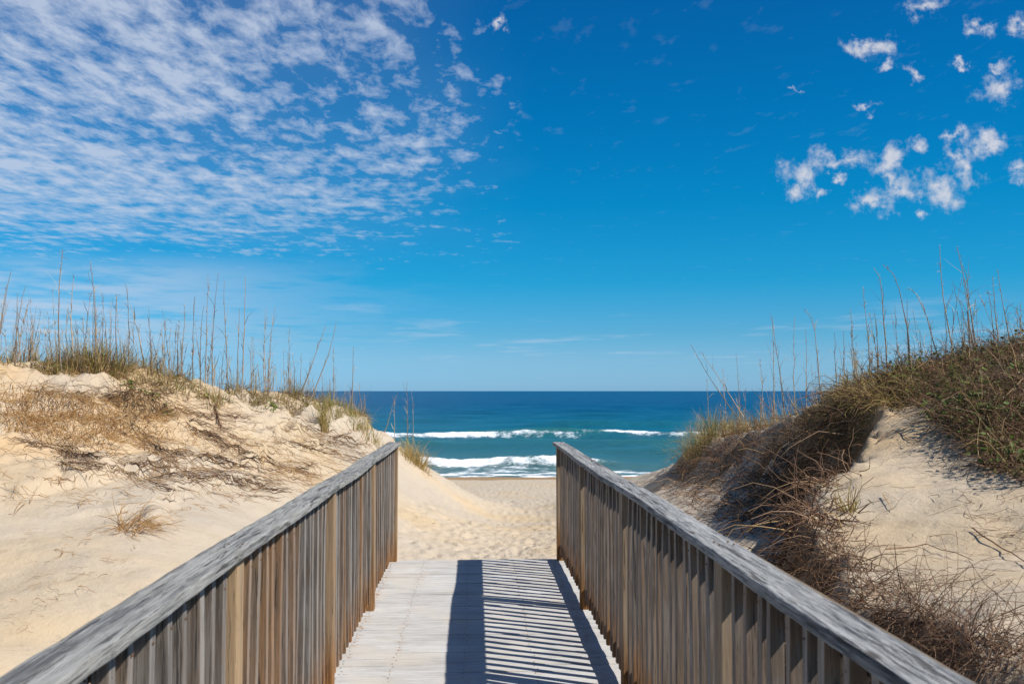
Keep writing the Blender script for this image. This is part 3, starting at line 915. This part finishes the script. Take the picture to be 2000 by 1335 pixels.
# ---- sea oats: tall dead stems on both crests
def sea_oat(base, top, rng, label, group, rad=0.0055, leafy=1.0, drooptop=False):
    base = np.array(base); top = np.array(top); H = np.linalg.norm(top - base)
    root = empty('sea_oat', tuple(base), label=label, category='sea oat', group=group)
    K = 8
    s = np.linspace(0, 1, K)[:, None]
    bend = rng.normal(0, 0.030, 3) * H; bend[2] = 0
    path = (top - base) * s + bend * (s * (1 - s) * 4) * 0.5 + rng.normal(0, 0.004, (K, 3))
    if drooptop:
        path[-1] += np.array([-0.06, 0, -0.07]) * H; path[-2] += np.array([-.012, 0, -.01]) * H
    path[0] = [0, 0, -0.03]
    r = rad * (1 - 0.62 * s[:, 0]) * np.where(s[:, 0] < 0.45, 1.25, 1.0)
    plant_obj('stem', [tubes(path[None], r[None], np.array([rng.uniform(.1, .8)]), 4)], stem_m, root)
    # dead sheaths and leaf stubs clinging along the stem
    n = int(rng.integers(4, 9) * leafy * min(1.6, H / 0.7)) + 2
    ss = rng.random(n) ** 1.5 * 0.8
    P = np.stack([np.interp(ss, s[:, 0], path[:, k]) for k in range(3)], -1)
    D = np.stack([rng.normal(0, .5, n), rng.normal(0, .5, n), rng.uniform(.5, 1.5, n)], -1) + unit(top - base) * 0.6
    plant_obj('leaf', [blades(P, D, rng.uniform(.07, .30, n) * min(1.3, 0.5 + H / 2), rng.uniform(.004, .010, n), np.abs(rng.normal(0.5, .7, n)), rng.uniform(.1, .95, n), rng=rng, kink=0.22)], stem_m, root, kind='stuff')
    if rng.random() < 0.75:
        n = int(rng.integers(4, 11))
        ss = rng.uniform(.78, 1.0, n)
        P = np.stack([np.interp(ss, s[:, 0], path[:, k]) for k in range(3)], -1)
        D = np.stack([rng.normal(-.2, .5, n), rng.normal(0, .5, n), rng.uniform(-.1, .8, n)], -1)
        plant_obj('seed_head', [blades(P, D, rng.uniform(.02, .085, n), rng.uniform(.004, .009, n), np.abs(rng.normal(.8, .5, n)), rng.uniform(.3, 1, n), rng=rng)], stem_m, root, kind='stuff')
    return root


def crestY(px):
    if px < 900:
        return float(np.interp(px, [c[0] for c in LCREST], [c[2] for c in LCREST]))
    return float(np.interp(px, [1320, 1350, 1420, 1500, 1600, 1700, 1790, 1900, 2000, 2100], [18, 17.6, 16.2, 14.8, 13.3, 11.4, 11.0, 10.6, 10.2, 10.0]))


def oat_px(bx, by, tx, ty, rng, label, group, dY=0.0, **kw):
    Y = crestY(bx) + dY
    d = ray(np.array(bx), np.array(by))
    x = d[0] * Y
    z = float(ground(x, Y))
    top = at(np.array(tx), np.array(ty), np.array(Y + rng.normal(0, .05)))
    if top[2] - z < 0.15:
        return None
    if label is None:
        label, group = oat_tag(bx, top[2] - z)
    return sea_oat((x, Y, z), top, rng, label, group, **kw)


og = np.random.default_rng(21)
LZ = [(90, 'at the far left edge, left of the tallest stem'), (160, 'around the foot of the tallest stem on the left dune'), (240, 'in and beside the scrub lump on the left dune'),
      (330, 'behind the bare sand hump right of the scrub lump'), (400, 'just left of the thickest clump on the left crest'), (490, 'in the thickest clump at the middle of the left crest'),
      (580, 'between the thickest clump and the dark leaning stem'), (660, 'around the dark stem leaning over the sea'), (900, 'at the seaward end of the left dune, against the sea')]
RZ = [(1400, 'at the seaward tip of the right dune'), (1480, 'beside the two left-leaning stems on the right dune'), (1560, 'above the seaward half of the shaded dune face'),
      (1640, 'above the middle of the shaded dune face'), (1720, 'above the matted lip left of the vine mound'), (1800, 'at the left shoulder of the vine mound'),
      (1880, 'on the vine mound left of its dark upright stem'), (1940, 'around the dark upright stem on the vine mound'), (2200, 'at the right edge of the vine mound')]


def oat_tag(px, H):
    zone = next(z for lim, z in (LZ if px < 1000 else RZ) if px <= lim)
    size = 'short wispy' if H < 0.42 else ('knee-high thin' if H < 0.68 else 'waist-high thin' if H < 0.98 else 'tall bare')
    return '%s sea oat %s' % (size, zone), '%s sea oats %s' % (size, zone)


left_oats = [
    (-8, 690, 21, 529, 'dead sea oat leaning right at the far left edge of the photo'), (26, 705, 49, 557, None), (30, 705, 33, 571, None), (63, 705, 64, 615, None),
    (121, 700, 123, 487, 'tallest dead sea oat on the left dune, left of the scrub lump'), (144, 697, 143, 541, 'dark straight sea oat between the tallest stem and the scrub lump'),
    (185, 705, 176, 512, 'tall dead sea oat rising out of the scrub lump on the left dune'), (188, 691, 190, 607, None),
    (229, 705, 227, 575, 'thick leafy dead sea oat just right of the scrub lump'), (252, 723, 246, 554, None), (282, 726, 255, 596, 'slim sea oat leaning left behind the bare sand of the left crest'),
    (297, 730, 294, 642, None), (324, 730, 324, 631, None), (345, 733, 347, 649, None), (352, 733, 361, 596, None), (377, 744, 380, 579, None), (393, 750, 398, 596, None),
    (401, 748, 407, 536, None), (415, 748, 427, 533, None), (449, 755, 438, 547, None), (464, 760, 468, 603, None),
    (472, 762, 479, 540, 'tall thick dead sea oat at the middle of the left dune crest'), (493, 760, 493, 656, None), (517, 762, 520, 603, None), (525, 764, 537, 600, None),
    (563, 766, 565, 638, None), (586, 780, 637, 635, 'dark sea oat leaning far right over the sea horizon'), (599, 782, 657, 628, 'thin sea oat leaning right, beside the dark leaning one'),
    (651, 790, 651, 677, None), (687, 800, 690, 677, 'upright sea oat against the sea near the seaward end of the left dune'), (708, 815, 703, 748, None), (770, 850, 771, 780, None),
    (795, 880, 795, 744, 'lone sea oat in front of the surf at the left dune end'), (804, 885, 804, 762, None), (750, 840, 775, 770, None)]
for (a, b, c, d, lab) in left_oats:
    oat_px(a, b, c, d, og, lab, 'prominent sea oats on the left dune', dY=og.uniform(-.1, .5), rad=0.0075 if lab else 0.006, leafy=1.5)
right_oats = [
    (1465, 815, 1349, 672, 'long sea oat leaning far left at the seaward end of the right dune'), (1470, 812, 1367, 684, 'second sea oat leaning left over the sea on the right dune'),
    (1416, 800, 1412, 722, None), (1442, 800, 1437, 690, None), (1385, 820, 1380, 740, None), (1483, 800, 1484, 700, None), (1511, 795, 1508, 620, None), (1536, 790, 1506, 614, 'slim sea oat leaning left above the shaded dune face'),
    (1553, 785, 1552, 617, None), (1574, 775, 1574, 645, None), (1606, 765, 1585, 589, 'pale sea oat with a wispy top over the shaded dune face'), (1634, 750, 1630, 649, None), (1645, 745, 1648, 645, None),
    (1673, 725, 1661, 603, None), (1701, 722, 1685, 561, None), (1713, 715, 1708, 610, None), (1735, 715, 1719, 505, 'tall sea oat with a torn leaf near its top, left of the vine mound'),
    (1779, 702, 1738, 501, 'tall sea oat leaning left with a drooping tip beside the vine mound'), (1777, 690, 1772, 586, None), (1839, 680, 1784, 550, 'sea oat leaning left with a bent tip over the vine mound'),
    (1867, 675, 1835, 480, 'tallest sea oat on the right dune, rising from the vine mound'), (1905, 672, 1881, 547, None), (1909, 672, 1869, 480, 'very tall thin sea oat leaning left next to the tallest one on the right dune'),
    (1899, 672, 1892, 505, 'dark upright sea oat near the top of the vine mound'), (1941, 672, 1928, 565, None), (1951, 668, 1939, 540, None), (1978, 666, 1948, 526, None), (1995, 660, 1994, 589, None), (1844, 660, 1844, 607, None)]
for (a, b, c, d, lab) in right_oats:
    oat_px(a, b, c, d, og, lab, 'prominent sea oats on the right dune', dY=og.uniform(-.2, .3), rad=0.0075 if lab else 0.006, leafy=1.3, drooptop=bool(lab and ('tip' in lab or 'top' in lab)))
for i in range(140):
    bx = og.uniform(-20, 720); Y = crestY(bx) + og.uniform(-.1, 1.6); d = ray(np.array(bx), np.array(700.)); x = d[0] * Y; z = float(ground(x, Y))
    H = (og.uniform(.25, .75) if og.random() < .75 else og.uniform(.7, 1.1)) * (1.0 if bx < 620 else 0.7)
    sea_oat((x, Y, z), (x + og.normal(0, .07) * H * 1.4, Y + og.normal(0, .05), z + H), og, *oat_tag(bx, H), rad=0.0042, leafy=1.3)
for i in range(90):
    bx = 1385 + 625 * og.beta(1.0, 1.35); Y = crestY(bx) + og.uniform(-.1, 1.4); d = ray(np.array(bx), np.array(700.)); x = d[0] * Y; z = float(ground(x, Y))
    H = og.uniform(.25, .75) if og.random() < .8 else og.uniform(.7, 1.0)
    sea_oat((x, Y, z), (x - .10 * H + og.normal(0, .09) * H * 1.4, Y + og.normal(0, .05), z + H), og, *oat_tag(bx, H), rad=0.0042, leafy=1.3)

# ---- ground cover, left dune
vg = np.random.default_rng(33)


def scatter_px(poly, n, rng=vg):
    q = in_poly(poly, n, rng)
    p, ok = hit(q[:, 0], q[:, 1])
    return p[ok]


def downslope(p):
    nn = normals(p, 0.15)
    return unit(np.stack([nn[:, 0], nn[:, 1], np.zeros(len(p))], -1))


def litter(p, Lr, Rr, tr, lift=0.25, rng=vg, K=5, curl=0.6, flow=0.0):
    """twigs, roots and straw lying on the sand"""
    n = len(p); nn = normals(p)
    a = unit(np.cross(nn, rng.normal(size=(n, 3))) + flow * downslope(p))
    L = rng.uniform(*Lr, n)
    pts = [p + nn * rng.uniform(0.002, .03, n)[:, None]]; d = a + nn * np.abs(rng.normal(0, lift, n))[:, None]
    for k in range(K - 1):
        d = unit(d)
        q = pts[-1] + d * (L / (K - 1))[:, None]
        g = ground(q[:, 0], q[:, 1])
        q[:, 2] = np.maximum(q[:, 2], g + 0.004)
        pts.append(q)
        d = d + curl * rng.normal(size=(n, 3)) * 0.5 + np.array([0, 0, -.22])
    path = np.stack(pts, 1)
    r = (rng.uniform(*Rr, n) * np.clip(p[:, 1] / 6.5, 0.5, 1.0))[:, None] * np.linspace(1, .45, K)[None]
    return tubes(path, r, rng.uniform(*tr, n), 3)


def grassy(p, Lr, Wr, tr, updir=1.0, spread=0.6, droop=0.8, down=0.0, rng=vg):
    n = len(p); nn = normals(p)
    D = nn * updir + spread * rng.normal(size=(n, 3)) + np.array([0, 0, .3]) + down * downslope(p)
    return blades(p - nn * 0.008, D, rng.uniform(*Lr, n), rng.uniform(*Wr, n), np.abs(rng.normal(droop, .4 * droop, n)), rng.uniform(*tr, n), rng=rng)


def clustered(poly, nc, per, sig, rng=vg):
    c = scatter_px(poly, nc, rng)
    p = np.repeat(c, per, 0); p[:, :2] += rng.normal(0, sig, (len(p), 2)); p[:, 2] = ground(p[:, 0], p[:, 1])
    return p


def crest_band(pxs, n, dy0, dy1, rng=vg):
    bx = rng.uniform(*pxs, n); Y = np.array([crestY(b) for b in bx]) + rng.uniform(dy0, dy1, n)
    d = ray(bx, np.full(n, 700.)); x = d[:, 0] * Y
    return np.stack([x, Y, ground(x, Y)], -1)


p1 = crest_band((-40, 720), 6500, -.55, 1.2)
keep = fbm(p1[:, 0] * 1.6, p1[:, 1] * 1.6, 3) > -0.12
p1 = p1[keep]
plant_obj('dune_scrub', [grassy(p1, (.06, .32), (.004, .010), (.05, .92), .8, .8, .8), litter(p1[::3], (.1, .3), (.002, .004), (.0, .6), .5), grassy(p1[::5], (.25, .6), (.003, .005), (.2, .6), 1.2, .22, .25)], mix_m,
          kind='stuff', label='low brown and green scrub along the left dune crest')
p2 = clustered([(0, 765), (150, 775), (250, 790), (320, 800), (335, 830), (260, 850), (200, 880), (90, 850), (0, 850)], 230, 10, .13)
plant_obj('dry_grass_mat', [grassy(p2, (.08, .24), (.004, .009), (.4, 1.), .35, .6, 1.2, .9), litter(p2[::4], (.15, .45), (.002, .004), (.2, .8), .3, flow=.8)], dry_m,
          kind='stuff', label='orange straw hanging down the upper face of the left dune')
p3 = clustered([(215, 755), (300, 770), (325, 800), (310, 830), (245, 820), (220, 790)], 26, 12, .08)
plant_obj('twig_mat', [litter(p3, (.08, .3), (.002, .005), (.0, .5), .6), grassy(p3[::3], (.05, .15), (.005, .012), (.0, .35), .5, .8, .7)], root_m,
          kind='stuff', label='dark twiggy mat below the scrub lump on the left dune')
p4 = clustered([(330, 800), (740, 850), (750, 870), (640, 960), (500, 960), (180, 905), (170, 880)], 130, 6, .16)
p4b = scatter_px([(0, 870), (200, 860), (740, 850), (640, 930), (420, 1010), (100, 1000), (0, 980)], 240)
p4d = scatter_px([(0, 990), (380, 1000), (250, 1110), (0, 1270)], 70)
plant_obj('straw_litter', [litter(p4d, (.03, .16), (.001, .0025), (.0, .9), .1), litter(p4, (.06, .32), (.0015, .0035), (.1, .9), .25, flow=.3), litter(p4b, (.05, .3), (.0015, .0032), (.1, .9), .2)], dry_m,
          kind='stuff', label='scattered straw and root litter on the face of the left dune')


def root_line(pxs, n, jit, Lr, rr_, tr):
    q = np.array(pxs, float); k = np.linspace(0, 1, len(q)); s0 = vg.random(n)
    L = vg.uniform(*Lr, n); K = 6; paths = []
    qx = np.interp(s0, k, q[:, 0]); qy = np.interp(s0, k, q[:, 1])
    sl = vg.uniform(-.2, .45, n); cx = vg.normal(0, .05, n)
    j0 = vg.normal(0, jit, n)
    for i in range(K):
        xx = qx + L * (i / (K - 1) - .5); yy = np.interp(xx, q[:, 0], q[:, 1]) + j0 + sl * L * (i / (K - 1) - .5) * .35 + vg.normal(0, 1.2, n)
        p, ok = hit(xx, yy); p[:, 2] += vg.uniform(0, .03, n); paths.append(p)
    path = np.stack(paths, 1); good = ~np.isnan(path).any((1, 2)); path = path[good]
    jump = np.linalg.norm(np.diff(path, axis=1), axis=2).max(1) < 0.5
    path = path[jump]
    return tubes(path, vg.uniform(*rr_, len(path))[:, None] * np.array([.5, .9, 1, 1, .8, .4]), vg.uniform(*tr, len(path)), 3)


LINES = [[(165, 890), (230, 885), (300, 890), (370, 897), (440, 908), (480, 912), (560, 935), (640, 950)], [(265, 917), (330, 922), (390, 935)], [(380, 840), (430, 860), (490, 885)],
         [(550, 865), (640, 885), (720, 905)], [(235, 848), (300, 870), (345, 890), (440, 905)], [(480, 900), (620, 925)], [(400, 770), (420, 800), (430, 840)], [(330, 800), (400, 815), (480, 818)],
         [(560, 820), (620, 850), (700, 870)], [(60, 770), (150, 775), (230, 785)], [(120, 905), (200, 915), (330, 960)], [(380, 930), (470, 950), (540, 955)], [(20, 865), (120, 880), (190, 900)]]
plant_obj('exposed_roots', [root_line(l, 16, 4, (14, 70), (.002, .006), (.0, .6)) for l in LINES] + [root_line(l, 60, 15, (14, 90), (.0015, .0035), (.25, 1.)) for l in LINES], root_m,
          kind='stuff', label='dark roots laid bare along little ledges across the left dune face')


def leaf_sprig(pos, n, label, R=(.015, .035), tr=(.6, 1.0), rad=.07, group='green leaf sprigs on the left dune'):
    pos = np.array(pos)
    rng = vg
    P = pos + np.stack([rng.normal(0, rad, n), rng.normal(0, rad, n), np.zeros(n)], -1); P[:, 2] = ground(P[:, 0], P[:, 1]) + rng.uniform(.01, .07, n)
    N = np.stack([rng.normal(0.3, .4, n), rng.normal(-.3, .4, n), np.ones(n)], -1)
    root = empty('leafy_sprig', tuple(pos), label=label, category='plant', group=group)
    plant_obj('leaf', [ovals(P - pos, N, rng.uniform(*R, n), rng.uniform(*tr, n))], leaf_m, root, kind='stuff')
    path = np.stack([np.stack([P[:, 0], P[:, 1], P[:, 2] - .08], -1) - pos, P - pos], 1)
    plant_obj('stem', [tubes(path, np.full((n, 2), .0015), rng.uniform(.3, .6, n), 3)], leaf_m, root, kind='stuff')


for (x_, y_, lab) in [(260, 762, 'bright green leaf sprig in the dark twigs below the left crest'), (312, 798, 'small green leaf sprig at the lower right of the dark twig mat'),
                      (530, 795, 'green leafy sprig on the pale sand right of the middle of the left crest'), (130, 724, 'green leaves at the left foot of the scrub lump')]:
    p, ok = hit(x_, y_)
    if ok[0]:
        leaf_sprig(p[0], 26, lab)

# scrub lump and grass tufts, each a plant of its own
def grass_tuft(name, px, py, n, Lr, Wr, spread, droop, tr, rad, label, mat=mix_m, cat='grass', group=None, lean=(0, 0, 0), litter_n=0):
    p, ok = hit(px, py)
    c = p[0] if ok[0] else None
    if c is None:
        Y = crestY(px); d = ray(np.array(px), np.array(py)); c = np.array([d[0] * Y, Y, float(ground(d[0] * Y, Y))])
    parts = [tuft(c, n, Lr, Wr, spread, droop, tr, rad, lean, vg)]
    props = dict(label=label, category=cat)
    if group:
        props['group'] = group
    root = empty(name, tuple(c), **props)
    plant_obj('blade', parts, mat, root, origin=c, kind='stuff')
    if litter_n:
        ang = vg.uniform(0, 6.28, litter_n); q = np.stack([c[0] + rad * np.cos(ang), c[1] + rad * np.sin(ang), np.zeros(litter_n)], -1); q[:, 2] = ground(q[:, 0], q[:, 1])
        plant_obj('dead_thatch', [litter(q, (.08, .3), (.002, .004), (.1, .7), .5)], dry_m, root, origin=c, kind='stuff')
    return root


TG = 'grass tufts on the dunes'
grass_tuft('scrub_bush', 190, 722, 800, (.14, .46), (.004, .011), .70, .5, (.0, .80), .34, 'round brown-green scrub lump on top of the left dune', cat='bush', litter_n=90)
grass_tuft('scrub_bush', 125, 726, 160, (.08, .24), (.004, .010), .8, .6, (.0, .8), .22, 'low scrub left of the scrub lump around the tallest stem', cat='bush', litter_n=16)
grass_tuft('grass_tuft', 632, 842, 120, (.25, .6), (.004, .009), .28, .5, (.4, .85), .07, 'upright golden-green tuft on the sand face beside the left dune end', group=TG, litter_n=8)
grass_tuft('grass_tuft', 655, 818, 80, (.15, .36), (.004, .009), .4, .6, (.4, .9), .12, 'yellow-green tuft behind the upright golden-green one', group=TG)
grass_tuft('grass_tuft', 690, 836, 130, (.15, .36), (.004, .009), .5, .7, (.4, 1.), .22, 'green grass clump on the shoulder at the seaward end of the left dune', group=TG, litter_n=14)
grass_tuft('grass_tuft', 722, 850, 130, (.14, .34), (.004, .009), .5, .8, (.35, .95), .22, 'green and straw clump just above the far end of the left railing', group=TG, litter_n=14)
grass_tuft('grass_tuft', 815, 905, 260, (.20, .55), (.004, .009), .6, .9, (.38, .68), .20, 'golden yellow tuft beside the far end of the left railing', group=TG, litter_n=20)
grass_tuft('grass_tuft', 793, 893, 90, (.15, .38), (.004, .008), .5, .8, (.3, .75), .18, 'straw tuft hugging the far end post of the left railing', group=TG)
grass_tuft('grass_tuft', 410, 790, 60, (.12, .3), (.004, .008), .45, .7, (.3, .95), .12, 'small green tuft under the middle of the left crest', group=TG)
grass_tuft('dead_tuft', 262, 1030, 130, (.14, .42), (.003, .007), .9, 1.1, (.15, .9), .12, 'dead straw tuft lying alone on the smooth sand by the left railing', mat=dry_m, group=TG, lean=(.9, .1, -.3), litter_n=30)

# ---- right dune
R1 = [(1745, 735), (1790, 700), (1900, 670), (2030, 650), (2030, 950), (1940, 925), (1880, 870), (1800, 800), (1750, 770)]
v1 = scatter_px(R1, 1500); vb = crest_band((1740, 2060), 800, -.3, 1.3)
vall = np.concatenate([v1, vb])
nn = normals(vall)
lp = np.repeat(vall, 3, 0); lp = lp + np.repeat(nn, 3, 0) * vg.uniform(.01, .2, len(lp))[:, None] + vg.normal(0, .07, lp.shape) * [1, 1, .4]
lp[:, 2] = np.maximum(lp[:, 2], ground(lp[:, 0], lp[:, 1]) + .01)
lp = lp[fbm(lp[:, 0] * 2.2, lp[:, 1] * 2.2, 3) + vg.normal(0, .18, len(lp)) > -0.02]
VT = np.clip(0.05 + vg.beta(1.8, 2.2, len(lp)) + 0.18 * fbm(lp[:, 0] * 3, lp[:, 1] * 3, 2), 0, 1)
mound = empty('beach_vine', (5.0, 9.5, 1.8), kind='stuff', label='dense tangle of brown and green vines covering the top of the right dune')
mo = np.array([5.0, 9.5, 1.8])
plant_obj('vine_leaf', [ovals(lp, normals(lp) * .6 + vg.normal(0, .6, lp.shape) + [0.3, -.3, .4], vg.uniform(.010, .028, len(lp)), VT)], leaf_m, mound, origin=mo, kind='stuff')
plant_obj('vine_stem', [litter(np.concatenate([vall, vall[::2]]), (.15, .55), (.0015, .0042), (.0, .62), .75, curl=.8), litter(vall[::5], (.25, .7), (.0015, .004), (.5, 1.), 1.2, curl=.7)], root_m, mound, origin=mo, kind='stuff')
plant_obj('dune_grass', [grassy(np.concatenate([vall[::2], vb]), (.12, .42), (.003, .008), (.15, .85), .8, .7, .8)], mix_m, mound, origin=mo, kind='stuff')
# crest mat hanging over the shaded face
p5 = clustered([(1560, 815), (1640, 770), (1700, 728), (1770, 735), (1790, 790), (1720, 800), (1660, 820), (1590, 850)], 110, 14, .10)
p5c = np.concatenate([p5, crest_band((1360, 1760), 1300, -.25, .7)])
plant_obj('root_mat', [grassy(p5c, (.08, .30), (.0035, .008), (.0, .72), .6, .7, 1.1, .4), litter(p5c[::2], (.12, .45), (.002, .005), (.0, .7), .6, flow=.4), grassy(crest_band((1350, 1700), 420, -.1, .6), (.25, .65), (.003, .006), (.3, .7), 1.2, .28, .4)], mix_m,
          kind='stuff', label='matted dead grass along the lip above the shaded face of the right dune')
p6 = clustered([(1300, 940), (1420, 860), (1560, 830), (1680, 800), (1690, 850), (1610, 960), (1600, 1060), (1500, 1060), (1400, 1010), (1330, 960)], 230, 7, .13)
plant_obj('exposed_roots', [litter(p6, (.10, .5), (.002, .0055), (.0, .75), .5, curl=.7, flow=.5), litter(p6[::9], (.3, .9), (.003, .006), (.5, 1.), .5, curl=.4, flow=1.0),
                            grassy(p6[::4], (.06, .2), (.003, .007), (.0, .5), .5, .7, 1.0, .5)], root_m,
          kind='stuff', label='dark roots and dead stems strewn over the shaded face of the right dune')
# root fringe along the near lip
tt = vg.uniform(1.2, 9.0, 900)
fx_ = np.interp(tt, SCARP[:, 1], SCARP[:, 0]) + vg.normal(-.20, .12, len(tt))
p7 = np.stack([fx_, tt, ground(fx_, tt)], -1)
p7 = p7[fbm(p7[:, 0] * 1.2 + 4, p7[:, 1] * 1.2, 2) > -.22]
p7b = scatter_px([(1560, 1010), (1630, 1020), (1710, 1120), (1850, 1215), (2010, 1260), (2010, 1335), (1850, 1335), (1700, 1210), (1600, 1120)], 420)
plant_obj('root_fringe', [litter(p7, (.10, .48), (.0020, .0058), (.1, .85), .7, curl=.6, flow=.6), litter(np.concatenate([p7b, p7b + vg.normal(0, .05, p7b.shape) * [1, 1, 0]]), (.08, .38), (.0013, .004), (.0, .85), .45, curl=.7),
                          grassy(np.concatenate([p7[::5], p7b[::3]]), (.06, .24), (.002, .005), (.1, 1.), .5, .9, 1.0, .6)], root_m,
          kind='stuff', label='fringe of reddish roots spilling over the near lip of the right dune')
p8 = scatter_px([(1700, 1090), (1850, 1040), (2010, 1040), (2010, 1300), (1850, 1230), (1740, 1150)], 90)
p8b = scatter_px([(1840, 960), (2010, 960), (2010, 1090), (1900, 1040)], 60)
p8c = scatter_px([(1620, 900), (1740, 820), (1850, 860), (2000, 960), (1700, 1060)], 22)
plant_obj('twig_litter', [litter(np.concatenate([p8, p8b, p8c]), (.05, .32), (.0010, .0026), (.0, .8), .16, curl=.5)], root_m,
          kind='stuff', label='thin twigs scattered on the sunlit sand of the right dune')
# tufts
for (x_, y_, n, L, tr, rad, lab, ln) in [
    (1352, 885, 210, (.25, .60), (.35, .75), .20, 'golden green tuft at the seaward foot of the right dune', (-.2, 0, 0)),
    (1378, 868, 280, (.30, .75), (.35, .95), .24, 'green and gold tuft against the sea on the right dune', (-.15, 0, 0)),
    (1405, 848, 240, (.30, .75), (.2, .7), .26, 'brown hairy tuft where the two left-leaning stems rise', (-.1, 0, 0)),
    (1440, 838, 180, (.20, .50), (.2, .65), .26, 'straw tuft on the seaward crest behind the shaded face', (0, 0, 0)),
    (1480, 828, 160, (.18, .42), (.2, .7), .26, 'low straw tuft landward of the seaward tufts on the right crest', (0, 0, 0)),
    (1530, 815, 110, (.14, .30), (.2, .65), .26, 'low brown tuft on the right crest before the matted lip', (0, 0, 0))]:
    grass_tuft('grass_tuft', x_, y_, n, L, (.0035, .008), .55, .7, tr, rad, lab, group=TG, lean=ln, litter_n=14)
grass_tuft('grass_tuft', 1655, 1000, 46, (.12, .32), (.004, .008), .5, .9, (.4, .8), .06, 'pale straw tuft at the lip between shaded face and sunlit sand', group=TG, lean=(-.4, -.2, 0))
for (x_, y_, lab) in [(1815, 735, 'bright green leaf sprig at the left edge of the vine mound'), (1985, 725, 'yellow-green leaf sprig high on the right of the vine mound'),
                      (1868, 830, 'light green leaf sprig low on the vine mound above the sand')]:
    p, ok = hit(x_, y_)
    if ok[0]:
        leaf_sprig(p[0] + np.array([0, 0, .05]), 20, lab, group='green leaf sprigs on the right dune')


# single sticks that can be told apart
def stick(pxs, label, r=0.005, tone=.7, lift=0.02):
    p, ok = hit([q[0] for q in pxs], [q[1] for q in pxs])
    p = p[ok]
    if len(p) < 2:
        return
    p[:, 2] += lift; s = np.linspace(0, 1, 7); k = np.linspace(0, 1, len(p))
    path = np.stack([np.interp(s, k, p[:, i]) for i in range(3)], -1)
    path[:, 2] = np.maximum(path[:, 2], ground(path[:, 0], path[:, 1]) + r) + vg.normal(0, .004, 7)
    c = path[0].copy()
    plant_obj('stick', [tubes((path - c)[None], np.linspace(r, r * .5, 7)[None], np.array([tone]), 5)], root_m, None, None, label=label, category='stick',
              group='sticks on the right dune').location = tuple(c)


stick([(1730, 1080), (1810, 1072), (1900, 1098)], 'long thin curved stick lying across the grey sand of the right dune', .004, .6)
stick([(1725, 972), (1742, 1000)], 'short straw-coloured stick on the sunlit sand patch', .004, 1.0)
stick([(1715, 868), (1745, 845), (1775, 862), (1798, 870)], 'forked dark twig on the sunlit sand below the crest', .005, .4)
stick([(1560, 885), (1600, 850), (1640, 815)], 'straight pale stick leaning over the shaded dune face', .007, .9, .06)
stick([(1900, 1038), (1960, 1080), (2010, 1110)], 'brown stick lying on the pale sand at the right edge', .005, .6)
stick([(1960, 830), (2000, 790)], 'pale green stem crossing the vine mound', .004, .95, .2)
stick([(1482, 1000), (1510, 1020), (1545, 1028)], 'curved rusty root on the shaded sand near the right railing', .006, .8)

# ------------------------------------------------------------------ gull over the sea
gull_m, t = new_mat('gull_feathers')
gz = t.xyz(t.node('ShaderNodeTexCoord').outputs['Object'])
principled(t, t.mix(t.ramp01(t.m('ABSOLUTE', gz[0]), .5, .58), (.82, .82, .82, 1), (.08, .08, .09, 1)), .7, None, .2)
g0 = at(np.array(1058.), np.array(740.), np.array(260.))
gull = empty('seagull', tuple(g0), label='tiny white gull flying just above the sea horizon', category='bird')
bm = bmesh.new()
bmesh.ops.create_uvsphere(bm, u_segments=10, v_segments=8, radius=1)
for v in bm.verts:
    yy = v.co.y
    k = 0.085 * (1.0 if yy < 0 else 1 - 0.25 * yy)
    v.co = Vector((v.co.x * k, yy * 0.28, v.co.z * k * .95 + (0.03 if yy < -.6 else 0)))
me = bpy.data.meshes.new('body'); bm.to_mesh(me); bm.free(); link('body', me, gull_m, gull)
for s in (-1, 1):
    sec = [(0.05, .11, .02), (.25, .12, .13), (.45, .10, .17), (.66, .02, .12)]
    V = []
    for (x_, ch, z_) in sec:
        V += [(s * x_, -ch * .7, z_), (s * x_, ch, z_), (s * x_, ch * .1, z_ + .018)]
    Fq = []
    for k in range(3):
        for a in range(3):
            b = (a + 1) % 3
            Fq.append([k * 3 + a, k * 3 + b, k * 3 + 3 + b, k * 3 + 3 + a])
    link('wing', np_mesh('wing', np.array(V), np.array(Fq)), gull_m, gull)
link('tail', np_mesh('tail', np.array([(-.03, .22, 0), (.03, .22, 0), (.07, .40, 0), (-.07, .40, 0), (0, .22, .015), (0, .40, .012)]), np.array([[0, 1, 2, 3], [0, 4, 5, 3], [1, 4, 5, 2]])), gull_m, gull)
